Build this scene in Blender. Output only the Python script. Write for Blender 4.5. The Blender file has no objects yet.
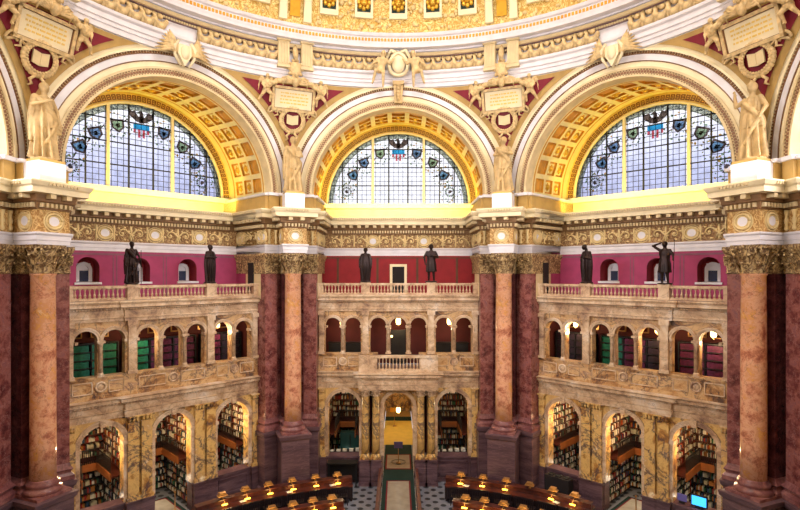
import bpy, math, random
from mathutils import Matrix, Vector, Euler
random.seed(7)
PI = math.pi
sc = bpy.context.scene
col = sc.collection

# ------------------------------------------------------------------ materials
def lin(c):
    return tuple(((v/255)/12.92 if v/255 <= .04045 else ((v/255+.055)/1.055)**2.4) for v in c) + (1,)

def newmat(name, rough=.6, metal=0.0):
    m = bpy.data.materials.new(name); m.use_nodes = True
    nt = m.node_tree; b = nt.nodes['Principled BSDF']
    b.inputs['Roughness'].default_value = rough; b.inputs['Metallic'].default_value = metal
    return m, nt, b

def node(nt, typ, **kw):
    n = nt.nodes.new(typ)
    for k, v in kw.items():
        if k.startswith('i_'): n.inputs[k[2:].replace('_', ' ')].default_value = v
        else: setattr(n, k, v)
    return n

def ramp(nt, stops, interp='LINEAR'):
    r = nt.nodes.new('ShaderNodeValToRGB'); e = r.color_ramp; e.interpolation = interp
    while len(e.elements) < len(stops): e.elements.new(.5)
    for el, (p, c) in zip(e.elements, stops): el.position = p; el.color = c
    return r

def plain(name, c, rough=.6, metal=0.0, var=.06, scale=2.0, bump=0.0, bscale=12.0):
    m, nt, b = newmat(name, rough, metal)
    tc = node(nt, 'ShaderNodeTexCoord'); n = node(nt, 'ShaderNodeTexNoise', i_Scale=scale, i_Detail=5.0)
    nt.links.new(tc.outputs['Object'], n.inputs['Vector'])
    a = lin(c); d = tuple(x*(1-var*2.2) for x in a[:3])+(1,); u = tuple(min(1, x*(1+var)) for x in a[:3])+(1,)
    r = ramp(nt, [(.35, d), (.6, u)])
    nt.links.new(n.outputs['Fac'], r.inputs['Fac']); nt.links.new(r.outputs['Color'], b.inputs['Base Color'])
    if bump:
        n2 = node(nt, 'ShaderNodeTexNoise', i_Scale=bscale, i_Detail=6.0); nt.links.new(tc.outputs['Object'], n2.inputs['Vector'])
        bp = node(nt, 'ShaderNodeBump', i_Strength=bump, i_Distance=.05)
        nt.links.new(n2.outputs['Fac'], bp.inputs['Height']); nt.links.new(bp.outputs['Normal'], b.inputs['Normal'])
    return m

def marble(name, stops, vein, scale=.9, vscale=1.1, vwidth=.045, rough=.28, stretch=(1, 1, 1), vstr=.8, dist=.5):
    m, nt, b = newmat(name, rough)
    tc = node(nt, 'ShaderNodeTexCoord'); mp = node(nt, 'ShaderNodeMapping')
    mp.inputs['Scale'].default_value = stretch
    nt.links.new(tc.outputs['Object'], mp.inputs['Vector'])
    n = node(nt, 'ShaderNodeTexNoise', i_Scale=scale, i_Detail=9.0, i_Roughness=.72, i_Distortion=dist)
    nt.links.new(mp.outputs['Vector'], n.inputs['Vector'])
    r = ramp(nt, [(p, lin(c)) for p, c in stops]); nt.links.new(n.outputs['Fac'], r.inputs['Fac'])
    v = node(nt, 'ShaderNodeTexNoise', i_Scale=vscale, i_Detail=7.0, i_Roughness=.65, i_Distortion=dist*1.6)
    nt.links.new(mp.outputs['Vector'], v.inputs['Vector'])
    s = node(nt, 'ShaderNodeMath', operation='SUBTRACT'); s.inputs[1].default_value = .5
    a = node(nt, 'ShaderNodeMath', operation='ABSOLUTE'); nt.links.new(v.outputs['Fac'], s.inputs[0]); nt.links.new(s.outputs[0], a.inputs[0])
    vr = ramp(nt, [(0, (vstr,)*3+(1,)), (vwidth, (0, 0, 0, 1))]); nt.links.new(a.outputs[0], vr.inputs['Fac'])
    mx = node(nt, 'ShaderNodeMixRGB'); mx.inputs[2].default_value = lin(vein)
    nt.links.new(vr.outputs['Color'], mx.inputs[0]); nt.links.new(r.outputs['Color'], mx.inputs[1])
    nt.links.new(mx.outputs[0], b.inputs['Base Color'])
    return m

def ornament(name, base, relief, scale=6.0, rough=.6, thr=.5, bump=.6, kind='voronoi'):
    """painted plaster ornament: raised pattern in one paint over a ground in another"""
    m, nt, b = newmat(name, rough)
    tc = node(nt, 'ShaderNodeTexCoord')
    if kind == 'voronoi':
        t = node(nt, 'ShaderNodeTexVoronoi', feature='SMOOTH_F1', i_Scale=scale); o = 'Distance'
    else:
        t = node(nt, 'ShaderNodeTexNoise', i_Scale=scale, i_Detail=3.0, i_Distortion=3.0); o = 'Fac'
    nt.links.new(tc.outputs['Object'], t.inputs['Vector'])
    r = ramp(nt, [(thr-.12, lin(relief)), (thr+.06, lin(base))])
    nt.links.new(t.outputs[o], r.inputs['Fac']); nt.links.new(r.outputs['Color'], b.inputs['Base Color'])
    bp = node(nt, 'ShaderNodeBump', i_Strength=bump, i_Distance=.06); bp.invert = True
    nt.links.new(t.outputs[o], bp.inputs['Height']); nt.links.new(bp.outputs['Normal'], b.inputs['Normal'])
    return m

def emis(name, c, s):
    m, nt, b = newmat(name); b.inputs['Base Color'].default_value = lin(c)
    b.inputs['Emission Color'].default_value = lin(c); b.inputs['Emission Strength'].default_value = s
    return m

def glassmat(name, c, dens=.25, rough=.5, scale=2.2):
    """stained / obscured glass: daylight comes through it, tinted"""
    m, nt, b = newmat(name)
    out = nt.nodes['Material Output']
    tc = node(nt, 'ShaderNodeTexCoord'); n = node(nt, 'ShaderNodeTexNoise', i_Scale=scale, i_Detail=4.0)
    nt.links.new(tc.outputs['Object'], n.inputs['Vector'])
    a = tuple(x**.5 for x in lin(c)); r = ramp(nt, [(.3, tuple(x*(1-dens) for x in a[:3])+(1,)), (.6, a)])
    nt.links.new(n.outputs['Fac'], r.inputs['Fac'])
    tr = node(nt, 'ShaderNodeBsdfTransparent'); tl = node(nt, 'ShaderNodeBsdfTranslucent')
    mix = node(nt, 'ShaderNodeMixShader'); mix.inputs[0].default_value = .1
    nt.links.new(r.outputs['Color'], tr.inputs['Color']); nt.links.new(r.outputs['Color'], tl.inputs['Color'])
    nt.links.new(tr.outputs[0], mix.inputs[1]); nt.links.new(tl.outputs[0], mix.inputs[2])
    nt.links.new(mix.outputs[0], out.inputs['Surface'])
    return m

M = {}
M['siena'] = marble('siena_marble', [(.36, (96, 72, 60)), (.43, (184, 134, 84)), (.5, (222, 184, 134)), (.57, (186, 142, 108)), (.66, (238, 218, 190))], (70, 54, 64), .75, .55, .018, .35, vstr=.75)
M['siena2'] = marble('siena_marble_pale', [(.34, (136, 104, 88)), (.44, (200, 164, 130)), (.55, (226, 196, 162)), (.68, (242, 224, 208))], (120, 88, 76), 1.0, .8, .015, .35, vstr=.5)
M['siena3'] = marble('siena_marble_gold', [(.34, (84, 62, 58)), (.42, (186, 130, 66)), (.5, (236, 196, 122)), (.58, (210, 164, 104)), (.68, (250, 234, 200))], (58, 48, 72), .95, .6, .03, .3, vstr=.9)
M['breccia'] = marble('dark_red_marble', [(.34, (84, 42, 44)), (.46, (122, 66, 64)), (.56, (158, 98, 90)), (.7, (124, 82, 90))], (206, 164, 156), 2.2, 1.6, .006, .25, vstr=.5, dist=.15)
M['brecciashade'] = marble('red_marble_shaded', [(.36, (52, 22, 28)), (.5, (80, 38, 42)), (.66, (110, 58, 58))], (150, 100, 100), 2.2, 1.6, .006, .25, vstr=.4, dist=.15)  # darkened copy of the pier marble, shade of the returns painted in
M['shaft'] = marble('pink_column_marble', [(.33, (164, 92, 74)), (.43, (216, 144, 110)), (.5, (238, 182, 146)), (.56, (226, 160, 118)), (.62, (236, 172, 92)), (.72, (248, 220, 200))], (128, 64, 52), 1.5, 1.2, .010, .22, vstr=.6, dist=.3)
M['base'] = marble('rose_base_marble', [(.35, (92, 50, 54)), (.5, (136, 84, 84)), (.65, (176, 124, 118))], (90, 44, 44), 1.6, 2.0, .02, .3, vstr=.5)
M['plinth'] = marble('purple_brown_marble', [(.34, (68, 46, 54)), (.5, (98, 72, 80)), (.66, (132, 100, 104))], (150, 118, 120), .8, 1.2, .02, .3, stretch=(.5, .5, 3.2), vstr=.4)
M['white'] = plain('white_plaster', (236, 230, 236), .55, var=.03)
M['cream'] = plain('cream_plaster', (250, 232, 192), .55, var=.03)
M['buff'] = plain('buff_plaster', (230, 206, 160), .6, var=.05)
M['ochre'] = plain('ochre_paint', (198, 160, 92), .6, var=.05)
M['gold'] = plain('gilded_ochre', (228, 160, 40), .5, var=.08)
M['goldleaf'] = plain('gold_leaf', (236, 186, 70), .3, .6, var=.1)
M['plaster'] = plain('ivory_plaster', (206, 174, 122), .55, var=.1, scale=3, bump=.3, bscale=9)
M['garland'] = plain('antique_gold_plaster', (226, 194, 140), .55, var=.12, scale=5, bump=.4, bscale=14)
M['mauve'] = plain('mauve_brown_ground', (132, 104, 104), .6)
M['crimson'] = plain('crimson_paint', (132, 12, 40), .6, var=.06)
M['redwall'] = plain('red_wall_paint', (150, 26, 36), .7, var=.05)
M['daylitwall'] = plain('red_wall_daylight_tint', (172, 62, 106), .7, var=.05)  # red wall with cool window daylight tinted into its colour
M['niche'] = plain('niche_crimson', (140, 20, 34), .7)
M['stripe'] = plain('grey_violet_stripe', (138, 84, 104), .7)
M['olive'] = plain('olive_stripe', (98, 60, 40), .7)
M['bronze'] = plain('dark_bronze', (44, 28, 27), .42, .55, var=.2)
M['frieze'] = ornament('frieze_ground', (128, 88, 52), (200, 164, 112), 5, thr=.5, bump=.7, kind='noise')
M['rib'] = plain('pale_yellow_plaster', (252, 232, 168), .55, var=.03)
M['pierfrieze'] = ornament('pier_frieze_ground', (178, 128, 66), (232, 196, 132), 4, thr=.5, bump=.6, kind='noise')
M['ringbrown'] = plain('warm_brown_pattern', (150, 108, 78), .6)
M['goldbrown'] = plain('gilded_brown_pattern', (150, 92, 20), .5)
M['palegold'] = plain('pale_gold_paint', (246, 208, 104), .5, var=.05)
M['soffitshade'] = plain('soffit_brown_shade', (142, 106, 70), .6)  # shade behind dentils and modillions put into the colour
M['relief'] = plain('frieze_relief', (236, 208, 150), .6, var=.06)
M['capital'] = ornament('gilt_capital_shade_mottle', (116, 86, 56), (216, 184, 130), 3.5, thr=.5, bump=.5, kind='noise')  # gilt mottled dark and light, standing in for recess shade and highlights
M['brownline'] = plain('brown_paint_line', (128, 88, 54), .7)  # brown for arch ring lines, dentils and plaque borders
M['pattern'] = ornament('patterned_archivolt', (168, 130, 96), (238, 214, 178), 7.5, thr=.42)
M['pattern2'] = ornament('gilded_pattern', (170, 112, 32), (246, 204, 96), 5.5, thr=.42)
M['domeorn'] = ornament('gilded_foliage', (204, 156, 66), (252, 230, 156), 3.6, thr=.5, bump=.9, kind='noise')
M['blue'] = plain('deep_green_coffer', (40, 62, 56), .6)
M['iron'] = plain('black_iron', (22, 19, 20), .5)
M['dark'] = plain('dark_interior', (30, 22, 24), .8)
M['wood'] = plain('mahogany', (84, 40, 32), .3, var=.2, scale=4)
M['balcony'] = plain('orange_brown_wood', (142, 82, 38), .45, var=.1)
M['brass'] = plain('brass', (190, 140, 84), .35, .5)
M['greencarpet'] = plain('dark_green_carpet', (14, 50, 44), .95)
M['redborder'] = plain('red_carpet_border', (128, 24, 36), .95)
M['creamcarpet'] = plain('cream_grey_carpet', (172, 160, 142), .95)
M['yellowwall'] = plain('yellow_hall_wall', (236, 206, 96), .7, var=.03)
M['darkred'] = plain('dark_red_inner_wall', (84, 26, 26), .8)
M['glow'] = emis('lamp_glow', (255, 220, 140), 6)
M['deskglow'] = emis('desk_light_pool_glow', (255, 196, 60), 7)
M['screen'] = emis('blue_screen', (60, 170, 255), 1.6)
M['signblue'] = plain('blue_violet_sign', (116, 110, 190), .5)
M['teal'] = plain('teal_door', (22, 70, 74), .5)
M['paper'] = plain('white_paper', (232, 228, 216), .8)
M['chair'] = plain('dark_chair_wood', (34, 22, 26), .4)
M['lead'] = plain('window_lead', (22, 22, 34), .7)
M['pane'] = glassmat('obscured_pane', (250, 250, 255), .12)
M['panel_blue'] = glassmat('dim_obscured_pane', (196, 198, 226), .35)
M['g_green'] = glassmat('green_glass', (150, 172, 130), .3)
M['g_olive'] = glassmat('olive_glass', (196, 190, 140), .3)
M['g_blue'] = glassmat('blue_glass', (60, 170, 214), .2)
M['g_dull'] = glassmat('dull_blue_glass', (120, 160, 180), .3)
M['g_red'] = glassmat('red_glass', (214, 96, 104), .2)
M['g_brown'] = glassmat('brown_glass', (150, 132, 112), .3)
M['g_border'] = glassmat('leafy_border_glass', (186, 190, 166), .6, scale=9)
M['g_dark'] = glassmat('slate_glass', (120, 150, 176), .3)
M['g_frame'] = glassmat('dark_brown_glass', (104, 88, 76), .3)
M['g_slate'] = plain('night_blue_glass', (34, 44, 78), .2)
M['g_gold'] = glassmat('amber_glass', (226, 178, 84), .3)
BOOKC = [(150, 34, 26), (206, 196, 168), (40, 66, 96), (34, 34, 38), (178, 112, 46), (48, 96, 70), (226, 220, 206), (110, 60, 36)]
BOOK = [plain('book_cloth_%s' % n, c, .7) for n, c in zip(('red', 'tan', 'blue', 'black', 'orange', 'green', 'white', 'brown'), BOOKC)]
BN = ['red', 'tan', 'blue', 'black', 'orange', 'green', 'white', 'brown']
M['volgreen'] = plain('green_bound_volumes', (20, 118, 92), .5, var=.15, scale=8)
M['volpurple'] = plain('purple_bound_volumes', (96, 26, 66), .5, var=.25, scale=8)
M['volblack'] = plain('black_bound_volumes', (40, 22, 36), .5, var=.25, scale=8)

def floor_mat():
    m, nt, b = newmat('floor_marble', .3)
    tc = node(nt, 'ShaderNodeTexCoord'); mp = node(nt, 'ShaderNodeMapping'); mp.inputs['Rotation'].default_value = (0, 0, PI/4)
    v = node(nt, 'ShaderNodeTexVoronoi', i_Scale=1.82, i_Randomness=0.0); v.voronoi_dimensions = '2D'
    nt.links.new(tc.outputs['Object'], mp.inputs['Vector']); nt.links.new(mp.outputs['Vector'], v.inputs['Vector'])
    r = ramp(nt, [(0, lin((52, 54, 62))), (.27, lin((52, 54, 62))), (.29, lin((146, 148, 160)))])
    n = node(nt, 'ShaderNodeTexNoise', i_Scale=2.5, i_Detail=5.0); nt.links.new(tc.outputs['Object'], n.inputs['Vector'])
    mx = node(nt, 'ShaderNodeMixRGB', blend_type='MULTIPLY'); mx.inputs[0].default_value = .25
    nt.links.new(v.outputs['Distance'], r.inputs['Fac']); nt.links.new(r.outputs['Color'], mx.inputs[1]); nt.links.new(n.outputs['Fac'], mx.inputs[2])
    nt.links.new(mx.outputs[0], b.inputs['Base Color'])
    return m
M['floor'] = floor_mat()

# ------------------------------------------------------------------ mesh builder
class MB:
    def __init__(s): s.v = []; s.f = []; s.m = []; s.s = []
    def add(s, vs, fs, mi=0, smooth=False, M4=None):
        b = len(s.v)
        s.v += [tuple(M4 @ Vector(p)) if M4 else tuple(p) for p in vs]
        for f in fs: s.f.append([b+i for i in f]); s.m.append(mi); s.s.append(smooth)
        return s
    def box(s, a, b, mi=0, M4=None):
        x0, y0, z0 = a; x1, y1, z1 = b
        s.add([(x0, y0, z0), (x1, y0, z0), (x1, y1, z0), (x0, y1, z0), (x0, y0, z1), (x1, y0, z1), (x1, y1, z1), (x0, y1, z1)],
              [(0, 3, 2, 1), (4, 5, 6, 7), (0, 1, 5, 4), (1, 2, 6, 5), (2, 3, 7, 6), (3, 0, 4, 7)], mi, False, M4); return s
    def lathe(s, prof, c=(0, 0, 0), n=16, mi=0, a0=0, a1=2*PI, smooth=True, M4=None, cap=True):
        full = abs(a1-a0-2*PI) < 1e-6; k = n if full else n+1
        vs = [(c[0]+r*math.cos(a0+(a1-a0)*i/n), c[1]+r*math.sin(a0+(a1-a0)*i/n), c[2]+z) for r, z in prof for i in range(k)]
        fs = [(j*k+i, j*k+(i+1) % k, (j+1)*k+(i+1) % k, (j+1)*k+i) for j in range(len(prof)-1) for i in range(n)]
        s.add(vs, fs, mi, smooth, M4)
        if cap and full:
            b = len(s.v)-len(vs)
            s.f.append([b+i for i in range(k)][::-1]); s.m.append(mi); s.s.append(False)
            s.f.append([b+(len(prof)-1)*k+i for i in range(k)]); s.m.append(mi); s.s.append(False)
        return s
    def sweep(s, path, prof, closed=False, mi=0, cap=True):
        """path: plan points in order with the room on the right hand; prof: (offset towards room, z)"""
        n = len(path); P = [Vector((p[0], p[1])) for p in path]; offs = []
        for i in range(n):
            d0 = (P[i]-P[i-1]) if (i > 0 or closed) else None
            d1 = (P[(i+1) % n]-P[i]) if (i < n-1 or closed) else None
            def nn(d): d = d.normalized(); return Vector((d.y, -d.x))
            if d0 is None: m_ = nn(d1)
            elif d1 is None: m_ = nn(d0)
            else:
                a, b = nn(d0), nn(d1); m_ = (a+b)
                m_ = m_/max(.25, m_.dot(a)) if m_.length > 1e-6 else a
            offs.append(m_)
        vs = [(P[i].x+offs[i].x*o, P[i].y+offs[i].y*o, z) for o, z in prof for i in range(n)]
        seg = n if closed else n-1
        fs = [(j*n+i, j*n+(i+1) % n, (j+1)*n+(i+1) % n, (j+1)*n+i) for j in range(len(prof)-1) for i in range(seg)]
        s.add(vs, fs, mi)
        if closed and cap:
            s.add(vs[:n], [tuple(range(n))[::-1]], mi); s.add(vs[-n:], [tuple(range(n))], mi)
        return s
    def tube(s, pts, r, n=6, mi=0, M4=None, closed=False):
        P = [Vector(p) for p in pts]; rs = r if isinstance(r, (list, tuple)) else [r]*len(P)
        vs = []; up = Vector((.13, .21, .97))
        for i, p in enumerate(P):
            t = (P[min(i+1, len(P)-1)]-P[max(i-1, 0)]).normalized()
            a = t.cross(up)
            if a.length < .05: a = t.cross(Vector((1, 0, 0)))
            a.normalize(); b = t.cross(a)
            vs += [tuple(p+(a*math.cos(2*PI*k/n)+b*math.sin(2*PI*k/n))*rs[i]) for k in range(n)]
        fs = [(j*n+i, j*n+(i+1) % n, (j+1)*n+(i+1) % n, (j+1)*n+i) for j in range(len(P)-1) for i in range(n)]
        fs += [tuple(range(n))[::-1], tuple((len(P)-1)*n+i for i in range(n))]
        s.add(vs, fs, mi, True, M4); return s
    def ball(s, c, r, mi=0, n=8, m=6, M4=None):
        if not isinstance(r, (tuple, list)): r = (r, r, r)
        vs = [(c[0]+r[0]*math.sin(PI*j/m)*math.cos(2*PI*i/n), c[1]+r[1]*math.sin(PI*j/m)*math.sin(2*PI*i/n), c[2]-r[2]*math.cos(PI*j/m)) for j in range(m+1) for i in range(n)]
        fs = [(j*n+i, j*n+(i+1) % n, (j+1)*n+(i+1) % n, (j+1)*n+i) for j in range(m) for i in range(n)]
        s.add(vs, fs, mi, True, M4); return s
    def ring(s, r0, r1, y0, y1, zc, n=48, mi=0, a0=0.0, a1=PI, xc=0):
        """annulus in the x-z plane from depth y0 (front) to y1"""
        vs = []
        for i in range(n+1):
            a = a0+(a1-a0)*i/n; c, q = math.cos(a), math.sin(a)
            vs += [(xc+r0*c, y0, zc+r0*q), (xc+r1*c, y0, zc+r1*q), (xc+r1*c, y1, zc+r1*q), (xc+r0*c, y1, zc+r0*q)]
        fs = []
        for i in range(n):
            for k in range(4): fs.append((i*4+k, i*4+(k+1) % 4, (i+1)*4+(k+1) % 4, (i+1)*4+k))
        fs += [(3, 2, 1, 0), (n*4, n*4+1, n*4+2, n*4+3)]
        s.add(vs, fs, mi); return s
    def prism(s, pts, y0, y1, mi=0, M4=None):
        """polygon in x-z extruded in y"""
        n = len(pts); vs = [(p[0], y0, p[1]) for p in pts]+[(p[0], y1, p[1]) for p in pts]
        fs = [tuple(range(n)), tuple(range(n, 2*n))[::-1]]+[(i, n+i, n+(i+1) % n, (i+1) % n) for i in range(n)]
        s.add(vs, fs, mi, False, M4); return s
    def hprism(s, pts, z0, z1, mi=0):
        n = len(pts); vs = [(p[0], p[1], z0) for p in pts]+[(p[0], p[1], z1) for p in pts]
        fs = [tuple(range(n))[::-1], tuple(range(n, 2*n))]+[(i, (i+1) % n, n+(i+1) % n, n+i) for i in range(n)]
        s.add(vs, fs, mi); return s
    def mesh(s, name, mats):
        me = bpy.data.meshes.new(name); me.from_pydata(s.v, [], s.f)
        for m in (mats if isinstance(mats, (list, tuple)) else [mats]): me.materials.append(m)
        me.polygons.foreach_set('material_index', s.m); me.polygons.foreach_set('use_smooth', s.s)
        me.update(); return me
    def build(s, name, mats, parent=None, loc=(0, 0, 0), rot=(0, 0, 0)):
        return link(s.mesh(name, mats), name, parent, loc, rot)

def link(me, name, parent=None, loc=(0, 0, 0), rot=(0, 0, 0), scale=None):
    o = bpy.data.objects.new(name, me); col.objects.link(o); o.location = loc; o.rotation_euler = rot
    if scale: o.scale = scale
    if parent: o.parent = parent
    return o
def tag(o, label=None, cat=None, group=None, kind=None):
    if label: o['label'] = label
    if cat: o['category'] = cat
    if group: o['group'] = group
    if kind: o['kind'] = kind
    return o
def thing(name, label, cat, loc=(0, 0, 0), rot=(0, 0, 0), group=None):
    return tag(link(None, name, None, loc, rot), label, cat, group)
def struct(o): o['kind'] = 'structure'; return o
def copy_tree(root, loc, rot, label=None, group=None):
    r = root.copy(); col.objects.link(r); r.location = loc; r.rotation_euler = rot
    if label: r['label'] = label
    if group: r['group'] = group
    for ch in list(root.children):
        c = ch.copy(); col.objects.link(c); c.parent = r
        for g in list(ch.children):
            d = g.copy(); col.objects.link(d); d.parent = c
    return r

def rz(az): return (0, 0, -math.radians(az))
def W(az, t, d, z=0):
    a = math.radians(az)
    return Vector((d*math.sin(a)+t*math.cos(a), d*math.cos(a)-t*math.sin(a), z))

def arch_wall(mb, t0, t1, z0, z1, ops, d0, d1, mi=0, n=14, reveal=None):
    """wall with round-arched openings. ops: (centre, half width, sill z, spring z)"""
    rv = mi if reveal is None else reveal
    def q(a, b, c, e, y, fl=False):
        mb.add([(a, y, c), (b, y, c), (b, y, e), (a, y, e)], [(0, 1, 2, 3) if not fl else (3, 2, 1, 0)], mi)
    for y, fl in ((d0, False), (d1, True)):
        x = t0
        for (c, h, zs, zp) in sorted(ops):
            if c-h > x: q(x, c-h, z0, z1, y, fl)
            if zs > z0: q(c-h, c+h, z0, zs, y, fl)
            for i in range(n):
                a, b = PI-PI*i/n, PI-PI*(i+1)/n
                xa, xb = c+h*math.cos(a), c+h*math.cos(b); za, zb = zp+h*math.sin(a), zp+h*math.sin(b)
                f = (0, 1, 2, 3) if not fl else (3, 2, 1, 0)
                mb.add([(xa, y, za), (xb, y, zb), (xb, y, z1), (xa, y, z1)], [f], mi)
            x = c+h
        if t1 > x: q(x, t1, z0, z1, y, fl)
    for (c, h, zs, zp) in ops:
        pts = [(c-h, zs)]+[(c+h*math.cos(PI-PI*i/n), zp+h*math.sin(PI-PI*i/n)) for i in range(n+1)]+[(c+h, zs)]
        m_ = len(pts); k = m_ if zs > z0 else m_-1
        mb.add([(p[0], d0, p[1]) for p in pts]+[(p[0], d1, p[1]) for p in pts], [(i, m_+i, m_+(i+1) % m_, (i+1) % m_) for i in range(k)], rv)
    mb.add([(t0, d0, z0), (t0, d1, z0), (t0, d1, z1), (t0, d0, z1), (t1, d0, z0), (t1, d1, z0), (t1, d1, z1), (t1, d0, z1)],
           [(0, 1, 2, 3), (7, 6, 5, 4), (3, 2, 6, 7)], mi)
    return mb

# ------------------------------------------------------------------ key dimensions (metres)
HW = 4.62            # half width of a bay between the piers
DS = 15.65           # distance of the marble screen from the room centre
DW = 18.0            # distance of the upper red wall
DV = 20.0            # distance of the stained glass windows
DA = 14.7            # plane of the big arches
ZC = 16.4            # spring of the big arches
RO = DA*math.tan(PI/8)   # outer radius of the arch rings
BAYS = {'left': -45, 'centre': 0, 'right': 45}
CAM = (0, -14.745, 12.0)

# ------------------------------------------------------------------ floor
fl = MB(); fl.lathe([(0.01, 0), (26, 0)], n=64, smooth=False, cap=False)
o = MB().hprism([(26*math.cos(2*PI*i/64), 26*math.sin(2*PI*i/64)) for i in range(64)], -.3, 0).build('floor', M['floor']); struct(o)

# ------------------------------------------------------------------ figures
def evalmesh(o, name):
    dg = bpy.context.evaluated_depsgraph_get(); dg.update()
    me = bpy.data.meshes.new_from_object(o.evaluated_get(dg)); me.name = name
    old = o.data; bpy.data.objects.remove(o); bpy.data.meshes.remove(old)
    return me

def figure(name, mat, H=1.8, lean=0.0, la=((-.16, .0, .66), (-.17, -.06, .50)), ra=((.16, .0, .66), (.17, -.06, .50)),
           lleg=((-.055, -.01, .28), (-.06, .0, .03)), rleg=((.055, -.03, .28), (.07, -.02, .03)),
           robe='long', prop=None, head=(0, 0), wings=False, voxel=90, helmet=False, fat=1.0, disc=True):
    """one continuous sculpted figure facing -y; joints as fractions of the height H"""
    mb = MB()
    def limb(pts, rs, n=8):
        # densify
        P = [Vector(p)*H for p in pts]; q = []; rr = []; rs = [r*fat for r in rs]
        for i in range(len(P)-1):
            for k in range(4):
                q.append(P[i].lerp(P[i+1], k/4)); rr.append((rs[i]*(1-k/4)+rs[i+1]*k/4)*H)
        q.append(P[-1]); rr.append(rs[-1]*H)
        mb.tube(q, rr, n)
        for p, r in zip(P, rs): mb.ball(p, r*H*1.0)
    L = lean
    pel = (0, 0, .52); ch = (L*.5, -.005, .70); nk = (L, -.01, .835)
    # trunk as lofted ellipses
    lv = [(.46, .075, .055), (.52, .088, .062), (.60, .070, .052), (.68, .088, .060), (.76, .104, .062), (.80, .098, .050), (.83, .045, .04)]
    n = 14; vs = []
    for z, a, b in lv:
        x = L*max(0, (z-.5)/.33)
        vs += [((x+a*fat*math.cos(2*PI*i/n))*H, b*fat*math.sin(2*PI*i/n)*H, z*H) for i in range(n)]
    mb.add(vs, [(j*n+i, j*n+(i+1) % n, (j+1)*n+(i+1) % n, (j+1)*n+i) for j in range(len(lv)-1) for i in range(n)]+[tuple(range(n))[::-1], tuple((len(lv)-1)*n+i for i in range(n))], 0, True)
    limb([(L, 0, .80), (L*1.05, -.012, .88)], [.038, .034])
    hx, hy = L*1.1+head[0], -.012+head[1]
    mb.ball((hx*H, hy*H, .928*H), (.052*H, .062*H, .074*H), n=12, m=10)         # skull
    mb.ball((hx*H, (hy-.012)*H, .893*H), (.032*H, .04*H, .036*H))               # jaw
    mb.ball((hx*H, (hy-.064)*H, .915*H), (.009*H, .013*H, .016*H))              # nose
    for s_ in (-1, 1):
        mb.ball(((hx+s_*.053)*H, hy*H, .918*H), (.008*H, .012*H, .016*H))       # ears
        mb.ball(((hx+s_*.018)*H, (hy-.056)*H, .934*H), (.011*H, .008*H, .006*H)) # brows
    mb.ball((hx*H, (hy+.012)*H, .945*H), (.059*H, .063*H, .06*H), n=12, m=8)   # hair
    if helmet:
        mb.ball((hx*H, (hy+.0)*H, .955*H), (.06*H, .07*H, .055*H)); mb.ball((hx*H, (hy+.01)*H, 1.0*H), (.012*H, .06*H, .035*H))
    for (el, ha), s_ in ((la, -1), (ra, 1)):
        sh = (L+s_*.098, 0, .79)
        limb([sh, el, ha], [.036, .028, .019])
        e, h = Vector(el), Vector(ha); d = (h-e).normalized()
        side = d.cross(Vector((0, 1, 0)))
        if side.length < .1: side = Vector((1, 0, 0))
        side.normalize(); pal = h+d*.026
        mb.ball(pal*H, (.017*H, .014*H, .024*H))
        for k in range(4):
            b0 = pal+side*(k-1.5)*.009+d*.012; l_ = (.026, .032, .03, .022)[k]
            mb.tube([b0*H, (b0+d*l_)*H, (b0+d*(l_+.014)+Vector((0, -.008, -.004)))*H], .0058*H, 5)
        b0 = h+d*.012-side*.016; mb.tube([b0*H, (b0-side*.014+d*.018)*H], .006*H, 5)
    for (kn, an), s_ in ((lleg, -1), (rleg, 1)):
        limb([(s_*.048, 0, .50), kn, an], [.052, .037, .023])
        mb.ball(((an[0])*H, (an[1]-.035)*H, max(.02, an[2]-.012)*H), (.024*H, .062*H, .02*H))
    def skirt(zs, folds, amp, ph=0, x0=0, half=None):
        vs = []; n = 44
        for z, a, b in zs:
            for i in range(n):
                t = 2*PI*i/n; k = 1+amp*(.5+(zs[0][0]-z))*math.cos(folds*t+ph+2.5*z+.7*math.sin(3*t))
                vs.append(((x0+a*k*math.cos(t))*H, b*k*math.sin(t)*H, z*H))
        m = len(zs)
        mb.add(vs, [(j*n+i, (j+1)*n+i, (j+1)*n+(i+1) % n, j*n+(i+1) % n) for j in range(m-1) for i in range(n)]+[tuple(range(n)), tuple((m-1)*n+i for i in range(n))[::-1]], 0, True)
    if robe in ('long', 'toga'):
        skirt([(.80, .095, .055), (.70, .10, .07), (.60, .085, .066), (.52, .105, .08), (.40, .115, .088), (.28, .118, .09), (.15, .125, .098), (.025, .135, .105)], 9, .36)
        skirt([(.60, .10, .078), (.5, .13, .10), (.42, .125, .096)], 7, .3, 1.2)
    if robe == 'toga':
        pts = [(-.11, .01, .80), (-.05, -.075, .72), (.05, -.085, .62), (.12, -.05, .52), (.13, .02, .40)]
        limb(pts, [.035, .03, .032, .036, .02]); limb([(-.11, .02, .79), (-.14, .03, .55), (-.15, .02, .25)], [.04, .05, .03])
        limb([(.12, -.05, .52), (.06, -.1, .40), (-.04, -.1, .22)], [.03, .025, .02])
    if robe in ('coat', 'knee'):
        skirt([(.80, .10, .058), (.70, .105, .07), (.58, .10, .072), (.48, .12, .088), (.36, .125, .092), (.27 if robe == 'knee' else .2, .13, .095)], 7, .1)
        skirt([(.82, .085, .05), (.76, .115, .07), (.68, .118, .072)], 5, .06)
    if robe == 'cloak':
        skirt([(.83, .09, .055), (.74, .13, .085), (.6, .145, .10), (.45, .145, .105), (.3, .13, .10), (.12, .115, .09), (.03, .11, .085)], 8, .2, .6)
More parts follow.
